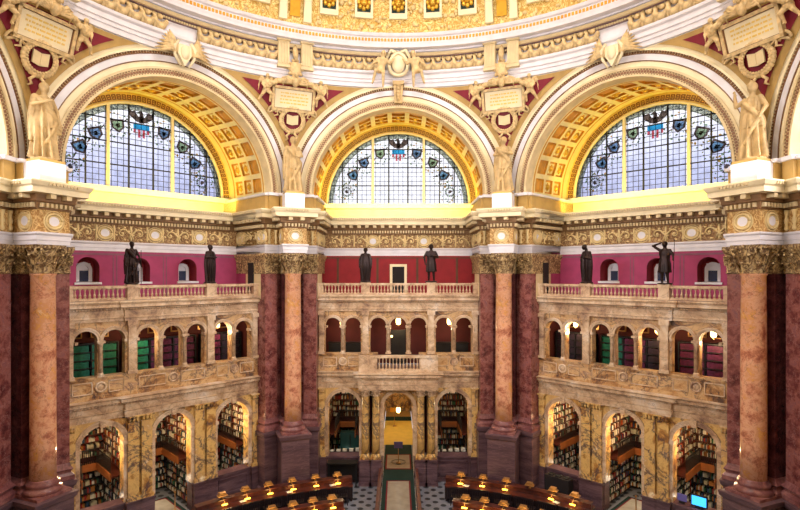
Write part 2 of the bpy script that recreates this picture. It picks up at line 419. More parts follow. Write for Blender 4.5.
    if wings:
        for s_ in (-1, 1):
            for k in range(4):
                mb.tube([(s_*.05*H, .06*H, .78*H), (s_*(.16+.02*k)*H, .09*H, (.93-.07*k)*H), (s_*(.30-.02*k)*H, .08*H, (.86-.13*k)*H)], [.03*H, .035*H, .012*H], 6)
    if prop == 'staff': mb.tube([(ra[1][0]*H, (ra[1][1]-.02)*H, 0), (ra[1][0]*H, (ra[1][1]-.02)*H, .8*H)], .011*H, 6)
    if prop == 'spear': mb.tube([((ra[1][0]+.0)*H, (ra[1][1]-.02)*H, .02*H), ((ra[1][0]+.035)*H, (ra[1][1]-.02)*H, 1.04*H)], .010*H, 6)
    if prop == 'book': mb.box((ra[1][0]*H-.05*H, (ra[1][1]-.03)*H, (ra[1][2]-.01)*H), (ra[1][0]*H+.04*H, (ra[1][1]+.0)*H, (ra[1][2]+.09)*H))
    if prop == 'tablet': mb.box((.12*H, -.06*H, .36*H), (.20*H, -.02*H, .50*H))
    if disc: mb.lathe([(.15*H, -.002*H), (.155*H, .012*H), (.14*H, .03*H)], n=16)
    if robe == 'drape':
        skirt([(.56, .10, .08), (.50, .125, .12), (.42, .12, .15), (.32, .11, .14), (.2, .08, .1)], 7, .2)
        limb([(.1, .04, .78), (.16, .08, .55), (.22, .06, .35)], [.04, .05, .03])
    o = mb.build(name, mat)
    md = o.modifiers.new('r', 'REMESH'); md.mode = 'VOXEL'; md.voxel_size = H/voxel; md.use_smooth_shade = True
    ms = o.modifiers.new('s', 'SMOOTH'); ms.factor = .5; ms.iterations = 1
    return evalmesh(o, name)

# ------------------------------------------------------------------ piers and giant columns
def pier_poly(detail=True, fw=14.82, rec=.35, bw=.62, bf=.62, back=18.2):
    """plan of a pier at azimuth 0 (radial = +y), left to right, room on the right-hand side (towards -y)"""
    def w(side, t, d):   # bay at azimuth side*22.5, mirrored t
        a = math.radians(22.5*side); return (d*math.sin(a)+t*math.cos(a), d*math.cos(a)-t*math.sin(a))
    def wing(side):
        d = fw+(rec if detail else 0)
        s_ = side
        # intersection of wing line d with u = side*bw
        a = math.radians(22.5); u = bw
        # points w(side,t,d): x = s*(d sin a - tt cos a) with tt=distance along; solve x=side*bw
        tt = (d*math.sin(a)-u)/math.cos(a)
        I = w(s_, -s_*tt, d)
        if detail: return [w(s_, -s_*HW, back), w(s_, -s_*HW, fw), w(s_, -s_*(HW+.72), fw), w(s_, -s_*(HW+.72), d), I]
        return [w(s_, -s_*HW, back), w(s_, -s_*HW, fw), I]
    Lw = wing(-1); Rw = wing(1)[::-1]
    vf = 15.0-bf if not detail else 15.5
    return Lw+[(-bw, vf), (bw, vf)]+Rw

def corinth(mb, r=.45, h=1.1, n=8, mi=0, a0=0.0):
    """Corinthian capital around the z axis, from z=0 to h"""
    mb.lathe([(r*1.02, -.06), (r*1.12, -.03), (r*1.02, 0), (r*.98, h*.3), (r*1.05, h*.62), (r*1.3, h*.86)], n=24, mi=mi)
    for row, (z0, hh, out) in enumerate(((0, h*.36, .16), (h*.26, h*.40, .22))):
        for k in range(n):
            a = a0+2*PI*(k+.5*row)/n; c, s_ = math.cos(a), math.sin(a)
            w = r*.36; pts = []
            for j, (q, o_, ww) in enumerate(((0, .03, .7), (.35, .05, .85), (.7, .12, .8), (.95, out+.03, .65), (1.0, out+.11, .45), (.84, out+.13, .3))):
                rad = r+o_
                for sx in (-1, -.4, 0, .4, 1):
                    bulge = .04*(1-abs(sx))
                    x = rad+bulge; y = sx*w*ww
                    pts.append((x*c-y*s_, x*s_+y*c, z0+q*hh))
            mb.add(pts, [(j*5+i, j*5+i+1, (j+1)*5+i+1, (j+1)*5+i) for j in range(5) for i in range(4)], mi, True)
    for k in range(4):
        for s_ in (-1, 1):
            a = a0+PI/4+PI/2*k; pts = []
            for j in range(13):
                th = 1.5*PI*j/12*1.3; rr = .13*r/.45*(1-.06*j)
                q = (r*1.55-.02+rr*math.cos(th-1.2), h*.78+rr*math.sin(th-1.2)*.9)
                pts.append((q[0]*math.cos(a+s_*.12), q[0]*math.sin(a+s_*.12), q[1]))
            pts = [(r*1.02*math.cos(a+s_*.42), r*1.02*math.sin(a+s_*.42), h*.45)]+pts
            mb.tube(pts, .038*r/.45, 5, mi)
        a = a0+PI/2*k
        mb.ball((r*1.42*math.cos(a), r*1.42*math.sin(a), h*.92), .09*r/.45, mi)
    # abacus with concave sides
    pts = []
    for k in range(4):
        a = a0+PI/4+PI/2*k
        for q, rr in ((-.06, 1.78), (.06, 1.78), (.35, 1.45), (PI/4, 1.34), (PI/2-.35, 1.45)):
            pts.append((r*rr*math.cos(a+q), r*rr*math.sin(a+q)))
    mb.hprism(pts, h*.86, h, mi)

def leafband(mb, path, z0, h, mi=0, pitch=.32):
    """acanthus leaves along a plan path (pilaster capitals)"""
    P = [Vector((p[0], p[1])) for p in path]
    for i in range(len(P)-1):
        d = P[i+1]-P[i]; L = d.length
        if L < .16: continue
        d.normalize(); nrm = Vector((d.y, -d.x)); k = max(1, round(L/pitch))
        for row, (zz, hh, out) in enumerate(((0, h*.36, .14), (h*.26, h*.4, .20))):
            for j in range(k+row):
                cpos = (j+.5-.5*row)/k*L
                pts = []
                for q, o_, ww in ((0, .02, .7), (.35, .05, .85), (.7, .12, .8), (.95, out+.04, .65), (1.0, out+.12, .45), (.84, out+.14, .3)):
                    for sx in (-1, -.4, 0, .4, 1):
                        p = P[i]+d*(cpos+sx*ww*pitch*.45)+nrm*(o_+.035*(1-abs(sx)))
                        pts.append((p.x, p.y, z0+zz+q*hh))
                mb.add(pts, [(a*5+b, a*5+b+1, (a+1)*5+b+1, (a+1)*5+b) for a in range(5) for b in range(4)], mi, True)
        for e in (.1, L-.1):
            c = P[i]+d*e+nrm*.14
            pts = [(c.x+nrm.x*.1*math.cos(th)*(1-th/9), c.y+nrm.y*.1*math.cos(th)*(1-th/9), z0+h*.76+.11*math.sin(th)*(1-th/9)) for th in [x*.5 for x in range(13)]]
            mb.tube(pts, .035, 5, mi)

def entab_mouldings(mb, path, mi_dent=2, z0=13.1, step=.16):
    """dentils and modillions along an open plan path"""
    P = [Vector((p[0], p[1])) for p in path]
    for i in range(len(P)-1):
        d = P[i+1]-P[i]; L = d.length; d.normalize(); n_ = Vector((d.y, -d.x))
        ang = math.atan2(d.y, d.x)
        def blk(s_, w, o0, o1, za, zb):
            M4 = Matrix.Translation((P[i].x+d.x*s_, P[i].y+d.y*s_, 0)) @ Matrix.Rotation(ang, 4, 'Z')
            mb.box((-w/2, -o1, za), (w/2, -o0, zb), mi_dent, M4)
        k = max(1, int(L/step))
        for j in range(k): blk((j+.5)*L/k, step*.55, .05, .19, 14.50, 14.66)
        k = max(1, int(L/.46))
        for j in range(k): blk((j+.5)*L/k, .2, .05, .46, 14.82, 14.98)
        k = max(1, int(L/.13))
        for j in range(k): blk((j+.5)*L/k, .07, .5, .64, 15.28, 15.38)

ENT_ARCH = [(0, 13.1), (.02, 13.1), (.02, 13.26), (.05, 13.27), (.05, 13.44), (.1, 13.5), (.1, 13.56), (.0, 13.58)]
ENT_FRZ = [(0, 13.58), (0, 14.42)]
ENT_COR = [(0, 14.42), (.05, 14.44), (.05, 14.5), (.08, 14.68), (.16, 14.72), (.16, 14.8), (.2, 14.98), (.5, 15.0), (.5, 15.2), (.56, 15.26), (.62, 15.4), (.6, 15.45), (0, 15.47)]

def scroll(mb, x, z, s=1, r=.26, y=-.035, mi=0):
    """acanthus scroll relief in the x-z plane, room side = -y"""
    pts = [(x+s*(-.1)+s*(r*(1-.075*j))*math.cos(PI*.9-j*.55), y, z+(r*(1-.075*j))*math.sin(PI*.9-j*.55)) for j in range(12)]
    mb.tube([(x-s*.62, y, z-.28), (x-s*.5, y, z-.05)]+pts, [.03, .05]+[.045-.002*j for j in range(12)], 5, mi)
    mb.ball((x-s*.1, y, z), (.08, .05, .08), mi)
    for a in (.4, 1.3, 2.2, 3.4, 5.0):
        mb.ball((x-s*.1+.31*math.cos(a), y+.01, z+.31*math.sin(a)), (.07, .035, .05), mi)

def roundel(mb, x, z, r=.3, y=0, mr=0, mc=1):
    n = 20
    for rr, t in ((r, .055), (r*.72, .03)):
        pts = [(x+rr*math.cos(2*PI*i/n), y-.02, z+rr*.92*math.sin(2*PI*i/n)) for i in range(n+1)]
        mb.tube(pts, t, 5, mr)
    mb.prism([(x+r*.68*math.cos(2*PI*i/n), z+r*.62*math.sin(2*PI*i/n)) for i in range(n)], y-.03, y+.0, mc)
    mb.ring(r*1.2, r*1.32, y-.03, y, z, n, mr, 0, 2*PI, x)

pp = pier_poly(True, bw=.5); ps = pier_poly(False)
def build_pier(az, label_side):
    big = abs(az) > 40
    t = thing('marble_pier', f'clustered dark red marble pier {label_side}, behind its pink column', 'pier', (0, 0, 0), rz(az))
    sh = MB(); sh.sweep(pp, [(0, 4.0), (0, 12.0)], True); seg = len(pp)
    for i in range(seg): sh.m[i] = {1: 0, 9: 0, 3: 0, 7: 0, 5: 1, 0: 0, 10: 0}.get(i, 1)
    sh.build('pier_shaft', [M['breccia'], M['brecciashade']], t)
    # moulded base
    MB().sweep(pp, [(.0, 4.1), (.03, 4.0), (.12, 3.86), (.05, 3.78), (.05, 3.7), (.16, 3.6), (.16, 3.42), (.02, 3.40)][::-1], True).build('base_moulding', M['base'], t)
    MB().sweep(ps, [(0.02, 0), (.2, 0), (.2, .32), (.12, .4), (.12, 3.1), (.2, 3.2), (.24, 3.38), (.0, 3.42)], True).build('pier_plinth', M['plinth'], t)
    c = MB(); c.sweep(pp, [(.01, 11.98), (.05, 12.02), (.02, 12.08), (.04, 12.7), (.16, 12.98), (.16, 13.1)], True); leafband(c, pp[1:4]+[pp[4]], 12.06, 1.0); leafband(c, pp[-5:-1], 12.06, 1.0)
    c.build('pilaster_capital', M['capital'], t)
    e = MB(); e.sweep(ps, ENT_ARCH, True, 0); e.build('architrave', M['white'], t)
    f = MB(); f.sweep(ps, ENT_FRZ, True, 0)
    fo = f.build('frieze_band', M['pierfrieze'], t)
    for i in range(len(ps)-1):
        a, b = Vector(ps[i]), Vector(ps[i+1]); d = b-a; L = d.length; ang = math.atan2(d.y, d.x)
        if L < .3: continue
        sub = MB()
        if L > 2.0:
            ks = [.5, L-.5] if i == 0 or True else []
            for s_ in (.55, L-.55): roundel(sub, s_, 14.0, .3)
            for s_ in [1.15+q*.75 for q in range(int((L-2.3)/.75)+1)]: scroll(sub, s_, 14.0, 1, .22)
        elif L > .9: roundel(sub, L/2, 14.0, .31)
        else:
            for s_ in (.22, L-.22): sub.lathe([(.03, 13.62), (.09, 13.7), (.05, 13.85), (.1, 14.0), (.05, 14.15), (.09, 14.32), (.1, 14.4)], (s_, -.04, 0), 8)
        M4 = Matrix.Translation((a.x, a.y, 0)) @ Matrix.Rotation(ang, 4, 'Z')
        f2 = MB(); f2.add(sub.v, sub.f, 0, True, M4); f2.m = sub.m; f2.s = sub.s
        f2.build('frieze_ornament', [M['relief'], M['white']], fo)
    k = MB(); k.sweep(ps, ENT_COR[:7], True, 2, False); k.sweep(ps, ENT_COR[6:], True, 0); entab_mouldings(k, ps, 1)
    k.build('cornice', [M['cream'], M['buff'], M['soffitshade']], t)
    # giant column
    g = thing('giant_column', f'giant pink mottled marble column with Corinthian capital {label_side}', 'column', W(az, 0, 15.0), rz(az))
    MB().lathe([(.455, 4.0), (.45, 5.5), (.44, 9), (.42, 11.9), (.46, 11.95), (.46, 12.0)], n=40).build('column_shaft', M['shaft'], g)
    b = MB(); b.lathe([(.47, 4.05), (.5, 4.0), (.5, 3.95), (.56, 3.92), (.58, 3.84), (.54, 3.78), (.54, 3.74), (.64, 3.7), (.67, 3.6), (.64, 3.52), (.62, 3.5)], n=40)
    b.box((-.68, -.68, 3.38), (.68, .68, 3.52)); b.build('column_base', M['base'], g)
    c = MB(); corinth(c, .44, 1.04, 8); c.build('column_capital', M['capital'], g, (0, 0, 12.06))
    p = MB(); p.box((-.66, -.66, .4), (.66, .7, 3.1)); p.box((-.74, -.74, 0), (.74, .7, .34)); p.box((-.7, -.7, .34), (.7, .7, .4))
    p.box((-.72, -.72, 3.1), (.72, .7, 3.18)); p.box((-.78, -.78, 3.18), (.78, .7, 3.38)); p.build('column_pedestal', M['plinth'], g)
    # attic plinth carrying the plaster statue
    s = MB(); s.box((-.52, -.58, 0), (.52, .6, .82)); s.box((-.5, -.56, .82), (.5, .58, .92), 1)
    q = s.build('statue_plinth', [M['white'], M['ochre']], None, W(az, 0, 15.0, 15.47), rz(az))
    tag(q, f'white block plinth on the cornice {label_side}, carrying a plaster statue', 'plinth')
    # ochre strip of wall behind the plinth with its string course
    w = MB()
    for s_ in (-1, 1):
        pts = []
        pth = [ps[0], ps[1], ps[2], ps[3]] if s_ < 0 else [ps[4], ps[5], ps[6], ps[7]]
    att = [ps[0], ps[1], ps[2], (-.6, 15.3), (.6, 15.3), ps[-3], ps[-2], ps[-1]]
    w.sweep(att, [(-.03, 15.4), (-.03, 16.3)], True, 0)
    w.sweep(att, [(-.03, 16.24), (.08, 16.26), (.1, 16.38), (-.03, 16.4)], True, 1)
    o = w.build('trim_1', [M['ochre'], M['white']], None, (0, 0, 0), rz(az)); struct(o)
SIDE = {-67.5: 'at far left', -22.5: 'left of centre', 22.5: 'right of centre', 67.5: 'at far right'}
for az, lb in SIDE.items(): build_pier(az, lb)

# ------------------------------------------------------------------ marble screens
UP = [0, 1.167, -1.167, 2.64, -2.64, 3.80, -3.80]
def build_screen(az, side):
    centre = az == 0
    t = thing('marble_arcade', f'two-storey veined yellow marble arcade of the {side} bay, below the balustrade', 'arcade', (0, 0, 0), rz(az))
    low = MB(); arch_wall(low, -HW, HW, 1.46, 5.4, [(-3.16, .9, 1.46, 4.27), (0, .88 if not centre else .84, 1.46, 4.27), (3.16, .9, 1.46, 4.27)]+([(-1.58, .09, 1.46, 4.95), (1.58, .09, 1.46, 4.95)] if centre else []), DS, DS+.55, 0)
    low.build('ground_storey', M['siena3'], t)
    pl = MB()
    for a, b in ((-HW, -2.28 if False else -.92), (.92, HW)):
        pl.box((a, DS-.06, 0), (b, DS+.55, 1.36)); pl.box((a, DS-.12, 1.36), (b, DS+.6, 1.46)); pl.box((a, DS-.12, 0), (b, DS+.55, .22))
        c = (a+b)/2+(.62 if b > 0 and False else 0)
    for s_ in (-1, 1):
        x = s_*3.16
        for (xa, xb, za, zb) in ((x-.85, x+.85, 1.12, 1.2), (x-.85, x+.85, .36, .44), (x-.85, x-.77, .36, 1.2), (x+.77, x+.85, .36, 1.2)): pl.box((xa, DS-.1, za), (xb, DS-.05, zb))
    pl.build('plinth', M['plinth'], t)
    # archivolts, keystones, imposts
    for x in (-3.16, 0, 3.16):
        if centre and x == 0: r0 = .84
        else: r0 = .9 if x else .88
        a = MB(); a.ring(r0, r0+.2, DS-.07, DS+.02, 4.27, 24, 0, 0, PI, x); a.ring(r0+.15, r0+.22, DS-.11, DS, 4.27, 24, 0, 0, PI, x)
        for s_ in (-1, 1):
            a.box((x+s_*(r0+.11)-.12, DS-.06, 1.46), (x+s_*(r0+.11)+.12, DS+.02, 4.15)); a.box((x+s_*(r0+.1)-.16, DS-.12, 4.13), (x+s_*(r0+.1)+.16, DS+.3, 4.28))
        ar = a.build('archivolt', M['siena2'], t)
        MB().prism([(x-.09, 5.1), (x+.09, 5.1), (x+.13, 5.42), (x-.13, 5.42)], DS-.16, DS, 0).build('keystone', M['siena2'], ar)
    pil = MB()
    xs = [s_*q for s_ in (-1, 1) for q in (1.28, 1.88)]
    for x in xs+[-4.4, 4.4]:
        w = .24 if abs(x) < 4 else .16
        if centre and abs(x) < 4:
            cb = MB()
            cb.lathe([(.22, 1.72), (.215, 3), (.19, 4.95), (.22, 4.98), (.22, 5.02)], (0, 0, 0), 20)
            cb.lathe([(.3, 1.56), (.3, 1.62), (.25, 1.66), (.26, 1.7), (.22, 1.74)], (0, 0, 0), 20); cb.box((-.3, -.3, 1.46), (.3, .3, 1.56))
            co = cb.build('portico_column', M['siena3'], t, (x, DS-.42, 0))
            cc = MB(); corinth(cc, .19, .36, 8); cc.build('capital', M['siena2'], co, (0, 0, 5.03))
            q = MB(); q.box((x-.32, DS-.78, 0), (x+.32, DS, 1.36)); q.box((x-.36, DS-.82, 1.36), (x+.36, DS, 1.46)); q.box((x-.36, DS-.82, 0), (x+.36, DS, .2)); q.build('column_pedestal', M['plinth'], t)
        else:
            q = MB(); q.box((x-w, DS-.16, 1.62), (x+w, DS+.02, 5.05)); q.box((x-w-.06, DS-.22, 1.46), (x+w+.06, DS, 1.62))
            q.box((x-w-.02, DS-.18, 5.05), (x+w+.02, DS, 5.1))
            for k in range(3): q.lathe([(.03, 0), (.08, .12), (.05, .2), (.1, .26)], (x-w+(.5+k)*2*w/3, DS-.17, 5.1), 6)
            q.box((x-w-.07, DS-.24, 5.34), (x+w+.07, DS, 5.4)); q.build('pilaster', M['siena3'], t)
            q = MB(); q.box((x-w-.08, DS-.26, 0), (x+w+.08, DS, 1.4)); q.box((x-w-.12, DS-.3, 1.38), (x+w+.12, DS, 1.46)); q.build('pilaster_plinth', M['plinth'], t)
    # entablature between storeys, breaking forward in the middle
    br = .72 if centre else .2
    hwm = 2.25
    path = [(-HW, DS-.04), (-hwm, DS-.04), (-hwm, DS-br), (hwm, DS-br), (hwm, DS-.04), (HW, DS-.04)]
    en = MB(); en.sweep(path, [(-.3, 5.4), (.0, 5.4), (.0, 5.52), (.04, 5.53), (.04, 5.68), (.08, 5.72), (.0, 5.74), (.0, 6.02), (.06, 6.04), (.1, 6.1), (.22, 6.14), (.22, 6.26), (.3, 6.34), (.0, 6.38), (-.3, 6.38)])
    k = int(2*HW/.14)
    for i in range(k):
        x = -HW+(i+.5)*2*HW/k; yy = DS-.04 if abs(x) > hwm else DS-br
        en.box((x-.04, yy-.12, 6.03), (x+.04, yy, 6.1))
    en.build('middle_entablature', M['siena2'], t)
    # parapet panels with roundels
    for (xa, xb) in (((-HW, -1.2), (1.2, HW)) if centre else ((-HW, HW),)):
        pa = MB(); pa.box((xa, DS, 6.38), (xb, DS+.5, 7.3)); pa.box((xa, DS-.06, 6.38), (xb, DS, 6.55)); pa.box((xa, DS-.06, 7.28), (xb, DS+.55, 7.37)); pa.build('parapet', M['siena'], t)
    for x in (-3.22, 3.22)+((0,) if not centre else ()):
        r = MB(); n = 24
        r.tube([(x+.2*math.cos(2*PI*i/n), DS-.03, 6.92+.2*math.sin(2*PI*i/n)) for i in range(n+1)], .05, 6)
        r.ball((x, DS, 6.92), (.16, .05, .16)); r.build('roundel', M['siena2'], t)
    for s_ in (-1, 1):
        for (a, b) in ((.35, 1.6), (2.25, 2.9), (3.55, 4.35)):
            if centre and a < 2: continue
            q = MB()
            for (xa, xb, za, zb) in ((a, b, 6.64, 6.68), (a, b, 7.14, 7.18), (a, a+.04, 6.64, 7.18), (b-.04, b, 6.64, 7.18)):
                q.box((min(s_*xa, s_*xb), DS-.04, za), (max(s_*xa, s_*xb), DS+.01, zb))
            q.build('panel_moulding', M['siena2'], t)
    if centre:
        b = MB(); b.box((-hwm, DS-br+.1, 7.2), (hwm, DS-br+.42, 7.34)); b.box((-hwm, DS-br+.1, 6.38), (hwm, DS-br+.42, 6.56))
        for (xa, xb) in ((-hwm, -1.2), (1.2, hwm)): b.box((xa, DS-br+.14, 6.5), (xb, DS-br+.4, 7.22))
        b.box((-hwm, DS-br-.02, 6.3), (hwm, DS, 6.42)); b.build('balcony_parapet', M['siena2'], t)
        for i in range(12):
            x = -1.08+i*2.16/11
            link(BAL, 'baluster', t, (x, DS-br+.26, 6.56))
    # upper arcade
    up = MB(); arch_wall(up, -HW, HW, 7.36, 9.82, [(x, .465, 7.36, 8.98) for x in UP], DS+.08, DS+.5, 0, 10)
    up.build('upper_storey', M['siena'], t)
    for x in UP:
        a = MB(); a.ring(.465, .60, DS-.0, DS+.1, 8.98, 16, 0, 0, PI, x); a.ring(.56, .62, DS-.04, DS+.1, 8.98, 16, 0, 0, PI, x); a.build('archivolt', M['siena2'], t)
    for x in (-.583, .583, -3.22, 3.22):
        c = MB(); c.lathe([(.09, 7.55), (.085, 8.7), (.1, 8.72), (.11, 8.8), (.15, 8.88)], (x, DS+.02, 0), 12); c.lathe([(.13, 7.4), (.13, 7.47), (.1, 7.55)], (x, DS+.02, 0), 12)
        c.box((x-.17, DS-.14, 8.88), (x+.17, DS+.3, 8.98)); c.box((x-.16, DS-.12, 7.36), (x+.16, DS+.2, 7.42)); c.build('colonnette', M['siena2'], t)
    for x in (-1.9, 1.9, -4.44, 4.44):
        w = .17 if abs(x) < 4 else .13
        q = MB(); q.box((x-w, DS-.1, 7.5), (x+w, DS+.1, 9.6)); q.box((x-w-.05, DS-.14, 7.36), (x+w+.05, DS+.1, 7.5)); q.box((x-w-.05, DS-.16, 9.6), (x+w+.05, DS+.1, 9.82))
        for s_ in (-1, 1): q.box((x+s_*.27-.06, DS-.02, 8.86), (x+s_*.27+.06, DS+.3, 8.98))
        q.build('pilaster', M['siena2'], t)
    tp = MB(); brm = .1
    path = [(-HW, DS-.02), (-hwm, DS-.02), (-hwm, DS-.02-brm), (hwm, DS-.02-brm), (hwm, DS-.02), (HW, DS-.02)]
    tp.sweep(path, [(-.4, 9.82), (0, 9.82), (0, 9.94), (.05, 9.96), (.05, 10.0), (0, 10.02), (0, 10.32), (.05, 10.34), (.08, 10.42), (.24, 10.46), (.24, 10.6), (.32, 10.7), (.3, 10.76), (-2.4, 10.78)])
    k = int(2*HW/.12)
    for i in range(k):
        x = -HW+(i+.5)*2*HW/k; yy = DS-.02-(brm if abs(x) < hwm else 0)
        tp.box((x-.03, yy-.14, 10.34), (x+.03, yy, 10.41))
    tp.build('upper_entablature', M['siena2'], t)
    # balustrade
    b = thing('balustrade', f'cream marble balustrade along the gallery edge of the {side} bay', 'balustrade', (0, 0, 0), rz(az))
    MB().box((-HW, DS-.12, 11.32), (HW, DS+.18, 11.44)).build('handrail', M['siena2'], b)
    MB().box((-HW, DS-.12, 10.78), (HW, DS+.18, 10.87)).build('bottom_rail', M['siena2'], b)
    posts = [-HW+.16, -1.9, 1.9, HW-.16]
    for x in posts:
        w = .24 if abs(x) == 1.9 else .14
        q = MB(); q.box((x-w, DS-.16, 10.78), (x+w, DS+.22, 11.36)); q.box((x-w-.03, DS-.2, 11.34), (x+w+.03, DS+.26, 11.5 if w > .2 else 11.46))
        if w > .2: q.box((x-w-.02, DS-.2, 10.78), (x+w+.02, DS+.24, 10.9))
        q.build('post', M['siena2'], b)
    x = -HW+.4
    while x < HW-.35:
        if all(abs(x-p) > (.3 if abs(p) == 1.9 else .2) for p in posts): link(BAL2, 'baluster', b, (x, DS+.03, 10.87))
        x += .19
    # inner floors, red wall, gallery interiors
    g = MB(); g.box((-HW-.3, DS+.02, 6.2), (HW+.3, 21, 6.36)); g.box((-HW-.3, DS+.4, 10.4), (HW+.3, 18.2, 10.6))
    struct(g.build('floor', M['plinth'], None, (0, 0, 0), rz(az)))
    bw = MB(); bw.box((-HW-.3, 18.0, 6.4), (HW+.3, 18.2, 10.4))
    for s_ in (-1, 1): bw.box((s_*(HW+.02)-.1, DS+.4, 6.4), (s_*(HW+.02)+.1, 18.1, 10.4))
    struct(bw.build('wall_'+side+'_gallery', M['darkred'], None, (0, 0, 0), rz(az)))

def baluster_mesh(h, r, name):
    mb = MB(); mb.box((-r, -r, 0), (r, r, h*.1)); mb.lathe([(r*.6, h*.1), (r*.9, h*.2), (r, h*.34), (r*.55, h*.5), (r*.38, h*.72), (r*.7, h*.82), (r*.5, h*.86), (r*.9, h*.9)], n=8); mb.box((-r, -r, h*.9), (r, r, h))
    return mb.mesh(name, M['siena2'])
BAL = baluster_mesh(.64, .06, 'baluster'); BAL2 = baluster_mesh(.45, .062, 'baluster')
for side, az in BAYS.items(): build_screen(az, side)

# ------------------------------------------------------------------ upper walls with niches, entablature, vaults, windows
def build_upper(az, side, full=True):
    centre = az == 0
    rot = rz(az); sg = 1 if az < 0 else -1; NX = [sg*q for q in (-3.12, -.75, 1.72)]
    if full:
        wm = M['redwall'] if centre else M['daylitwall']
        w = MB()
        if centre:
            arch_wall(w, -HW, HW, 10.6, 13.2, [], DW, DW+.4, 0)
            for x in (-3.77, -1.3, 1.18, 3.65): w.box((x-.07, DW-.015, 10.6), (x+.07, DW, 12.95), 1)
            w.box((-HW, DW-.015, 12.93), (HW, DW, 13.0), 1)
        else:
            arch_wall(w, -HW, HW, 10.6, 13.2, [(x, .5, 11.55, 12.3) for x in NX], DW, DW+.85, 0, 12, 2)
            for x in [sg*q for q in (-1.93, .5, 2.95, -4.2)]:
                for dx in (-.1, .06): w.box((x+dx, DW-.012, 10.6), (x+dx+.05, DW, 12.9), 1)
            w.box((-HW, DW-.012, 12.9), (HW, DW, 13.0), 1)
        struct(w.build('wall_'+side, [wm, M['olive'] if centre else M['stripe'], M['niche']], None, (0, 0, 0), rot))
        q = MB()
        for s_ in (-1, 1): q.box((s_*(HW+.03)-.05, 15.3, 10.6), (s_*(HW+.03)+.05, 16.9, 13.2), 1); q.box((s_*(HW+.03)-.05, 16.9, 10.6), (s_*(HW+.03)+.05, 18.1, 13.2), 0)
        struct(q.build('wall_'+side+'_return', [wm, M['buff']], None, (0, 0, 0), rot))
        if not centre:
            for x in NX:
                f = MB(); f.ring(.2, .36, DW+.68, DW+.8, 12.2, 16, 0, 0, PI, x)
                for s_ in (-1, 1): f.box((x+s_*.28-.08, DW+.68, 11.6), (x+s_*.28+.08, DW+.8, 12.2))
                f.box((x-.58, DW-.1, 11.47), (x+.58, DW+.8, 11.58)); f.box((x-.3, DW+.76, 11.6), (x+.3, DW+.82, 12.5))
                fo = f.build('window_1', M['white'], None, (0, 0, 0), rot); struct(fo)
                MB().box((x-.2, DW+.7, 11.62), (x+.2, DW+.75, 12.14)).build('pane', M['g_slate'], fo)
                w2 = MB(); w2.box((x-.56, DW+.82, 11.5), (x+.56, DW+.95, 12.9)); struct(w2.build('wall_'+side+'_niche', M['niche'], None, (0, 0, 0), rot))
            if True:
                s_ = 1 if az < 0 else -1
                d = MB(); d.box((s_*(HW-.03)-.03, 16.0, 10.78), (s_*(HW-.03)+.03, 16.6, 12.6)); struct(d.build('door_2', M['dark'], None, (0, 0, 0), rot))
        else:
            d = MB(); d.box((-.38, DW-.05, 10.6), (.38, DW+.02, 12.45), 1)
            fr = d.build('door_1', [M['cream'], M['dark']], None, (0, 0, 0), rot); struct(fr)
            f = MB()
            for s_ in (-1, 1): f.box((s_*.45-.08, DW-.1, 10.6), (s_*.45+.08, DW, 12.42))
            f.box((-.53, DW-.1, 12.42), (.53, DW, 12.58)); f.build('door_frame', M['cream'], fr)
        # entablature across the bay
        path = [(-HW, DW), (HW, DW)]
        full_path = [(-HW, 14.9), (-HW, DW), (HW, DW), (HW, 14.9)]
        struct(MB().sweep(full_path, ENT_ARCH).build('trim_2', M['white'], None, (0, 0, 0), rot))
        fr = MB(); fr.sweep(full_path, ENT_FRZ, mi=2)
        sub = MB(); x = -4.1; k = 0
        for i, x in enumerate([-3.95+j*.79 for j in range(11)]):
            if i in (2, 5, 8) and not centre or i in (3, 7) and centre: roundel(sub, x, 14.0, .31, 0)
            else: scroll(sub, x+(.1 if k % 2 else -.1), 14.0, 1 if k % 2 else -1, .26); k += 1
        for x in [-3.55+j*.79 for j in range(10)]: sub.lathe([(.02, 13.62), (.06, 13.75), (.03, 13.95), (.07, 14.15), (.05, 14.38)], (x, 0, 0), 6)
        b0 = len(fr.f); fr.add(sub.v, sub.f, 0, True, Matrix.Translation((0, DW, 0))); fr.m[b0:] = sub.m; fr.s[b0:] = sub.s
        for s_ in (-1, 1):       # scroll relief on the side returns
            sub = MB(); roundel(sub, .6, 14.0, .31); roundel(sub, 3.0, 14.0, .28); scroll(sub, 1.35, 14.0, 1, .24); scroll(sub, 2.2, 14.0, -1, .24)
            M4 = (Matrix.Translation((HW, DW, 0)) @ Matrix.Rotation(-PI/2, 4, 'Z')) if s_ > 0 else (Matrix.Translation((-HW, 14.9, 0)) @ Matrix.Rotation(PI/2, 4, 'Z'))
            b0 = len(fr.f); fr.add(sub.v, sub.f, 0, True, M4); fr.m[b0:] = sub.m; fr.s[b0:] = sub.s
        struct(fr.build('trim_3', [M['relief'], M['white'], M['frieze']], None, (0, 0, 0), rot))
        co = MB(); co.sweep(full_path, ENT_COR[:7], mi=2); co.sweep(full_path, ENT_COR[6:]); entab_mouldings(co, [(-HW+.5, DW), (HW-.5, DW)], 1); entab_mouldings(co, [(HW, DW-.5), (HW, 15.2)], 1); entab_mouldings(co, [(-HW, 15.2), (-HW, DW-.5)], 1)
        struct(co.build('trim_4', [M['cream'], M['buff'], M['soffitshade']], None, (0, 0, 0), rot))
    # deck behind the cornice, wall under the window, sill
    dk = MB(); dk.box((-5.6, DW-.5, 15.3), (5.6, DV+.4, 15.42)); dk.box((-5.6, DV, 15.4), (5.6, DV+.3, 16.6))
    for s_ in (-1, 1): dk.box((s_*5.2-.4 if s_ > 0 else -5.9, 14.9, 15.3), (5.9 if s_ > 0 else -4.8, DV+.3, 16.42))
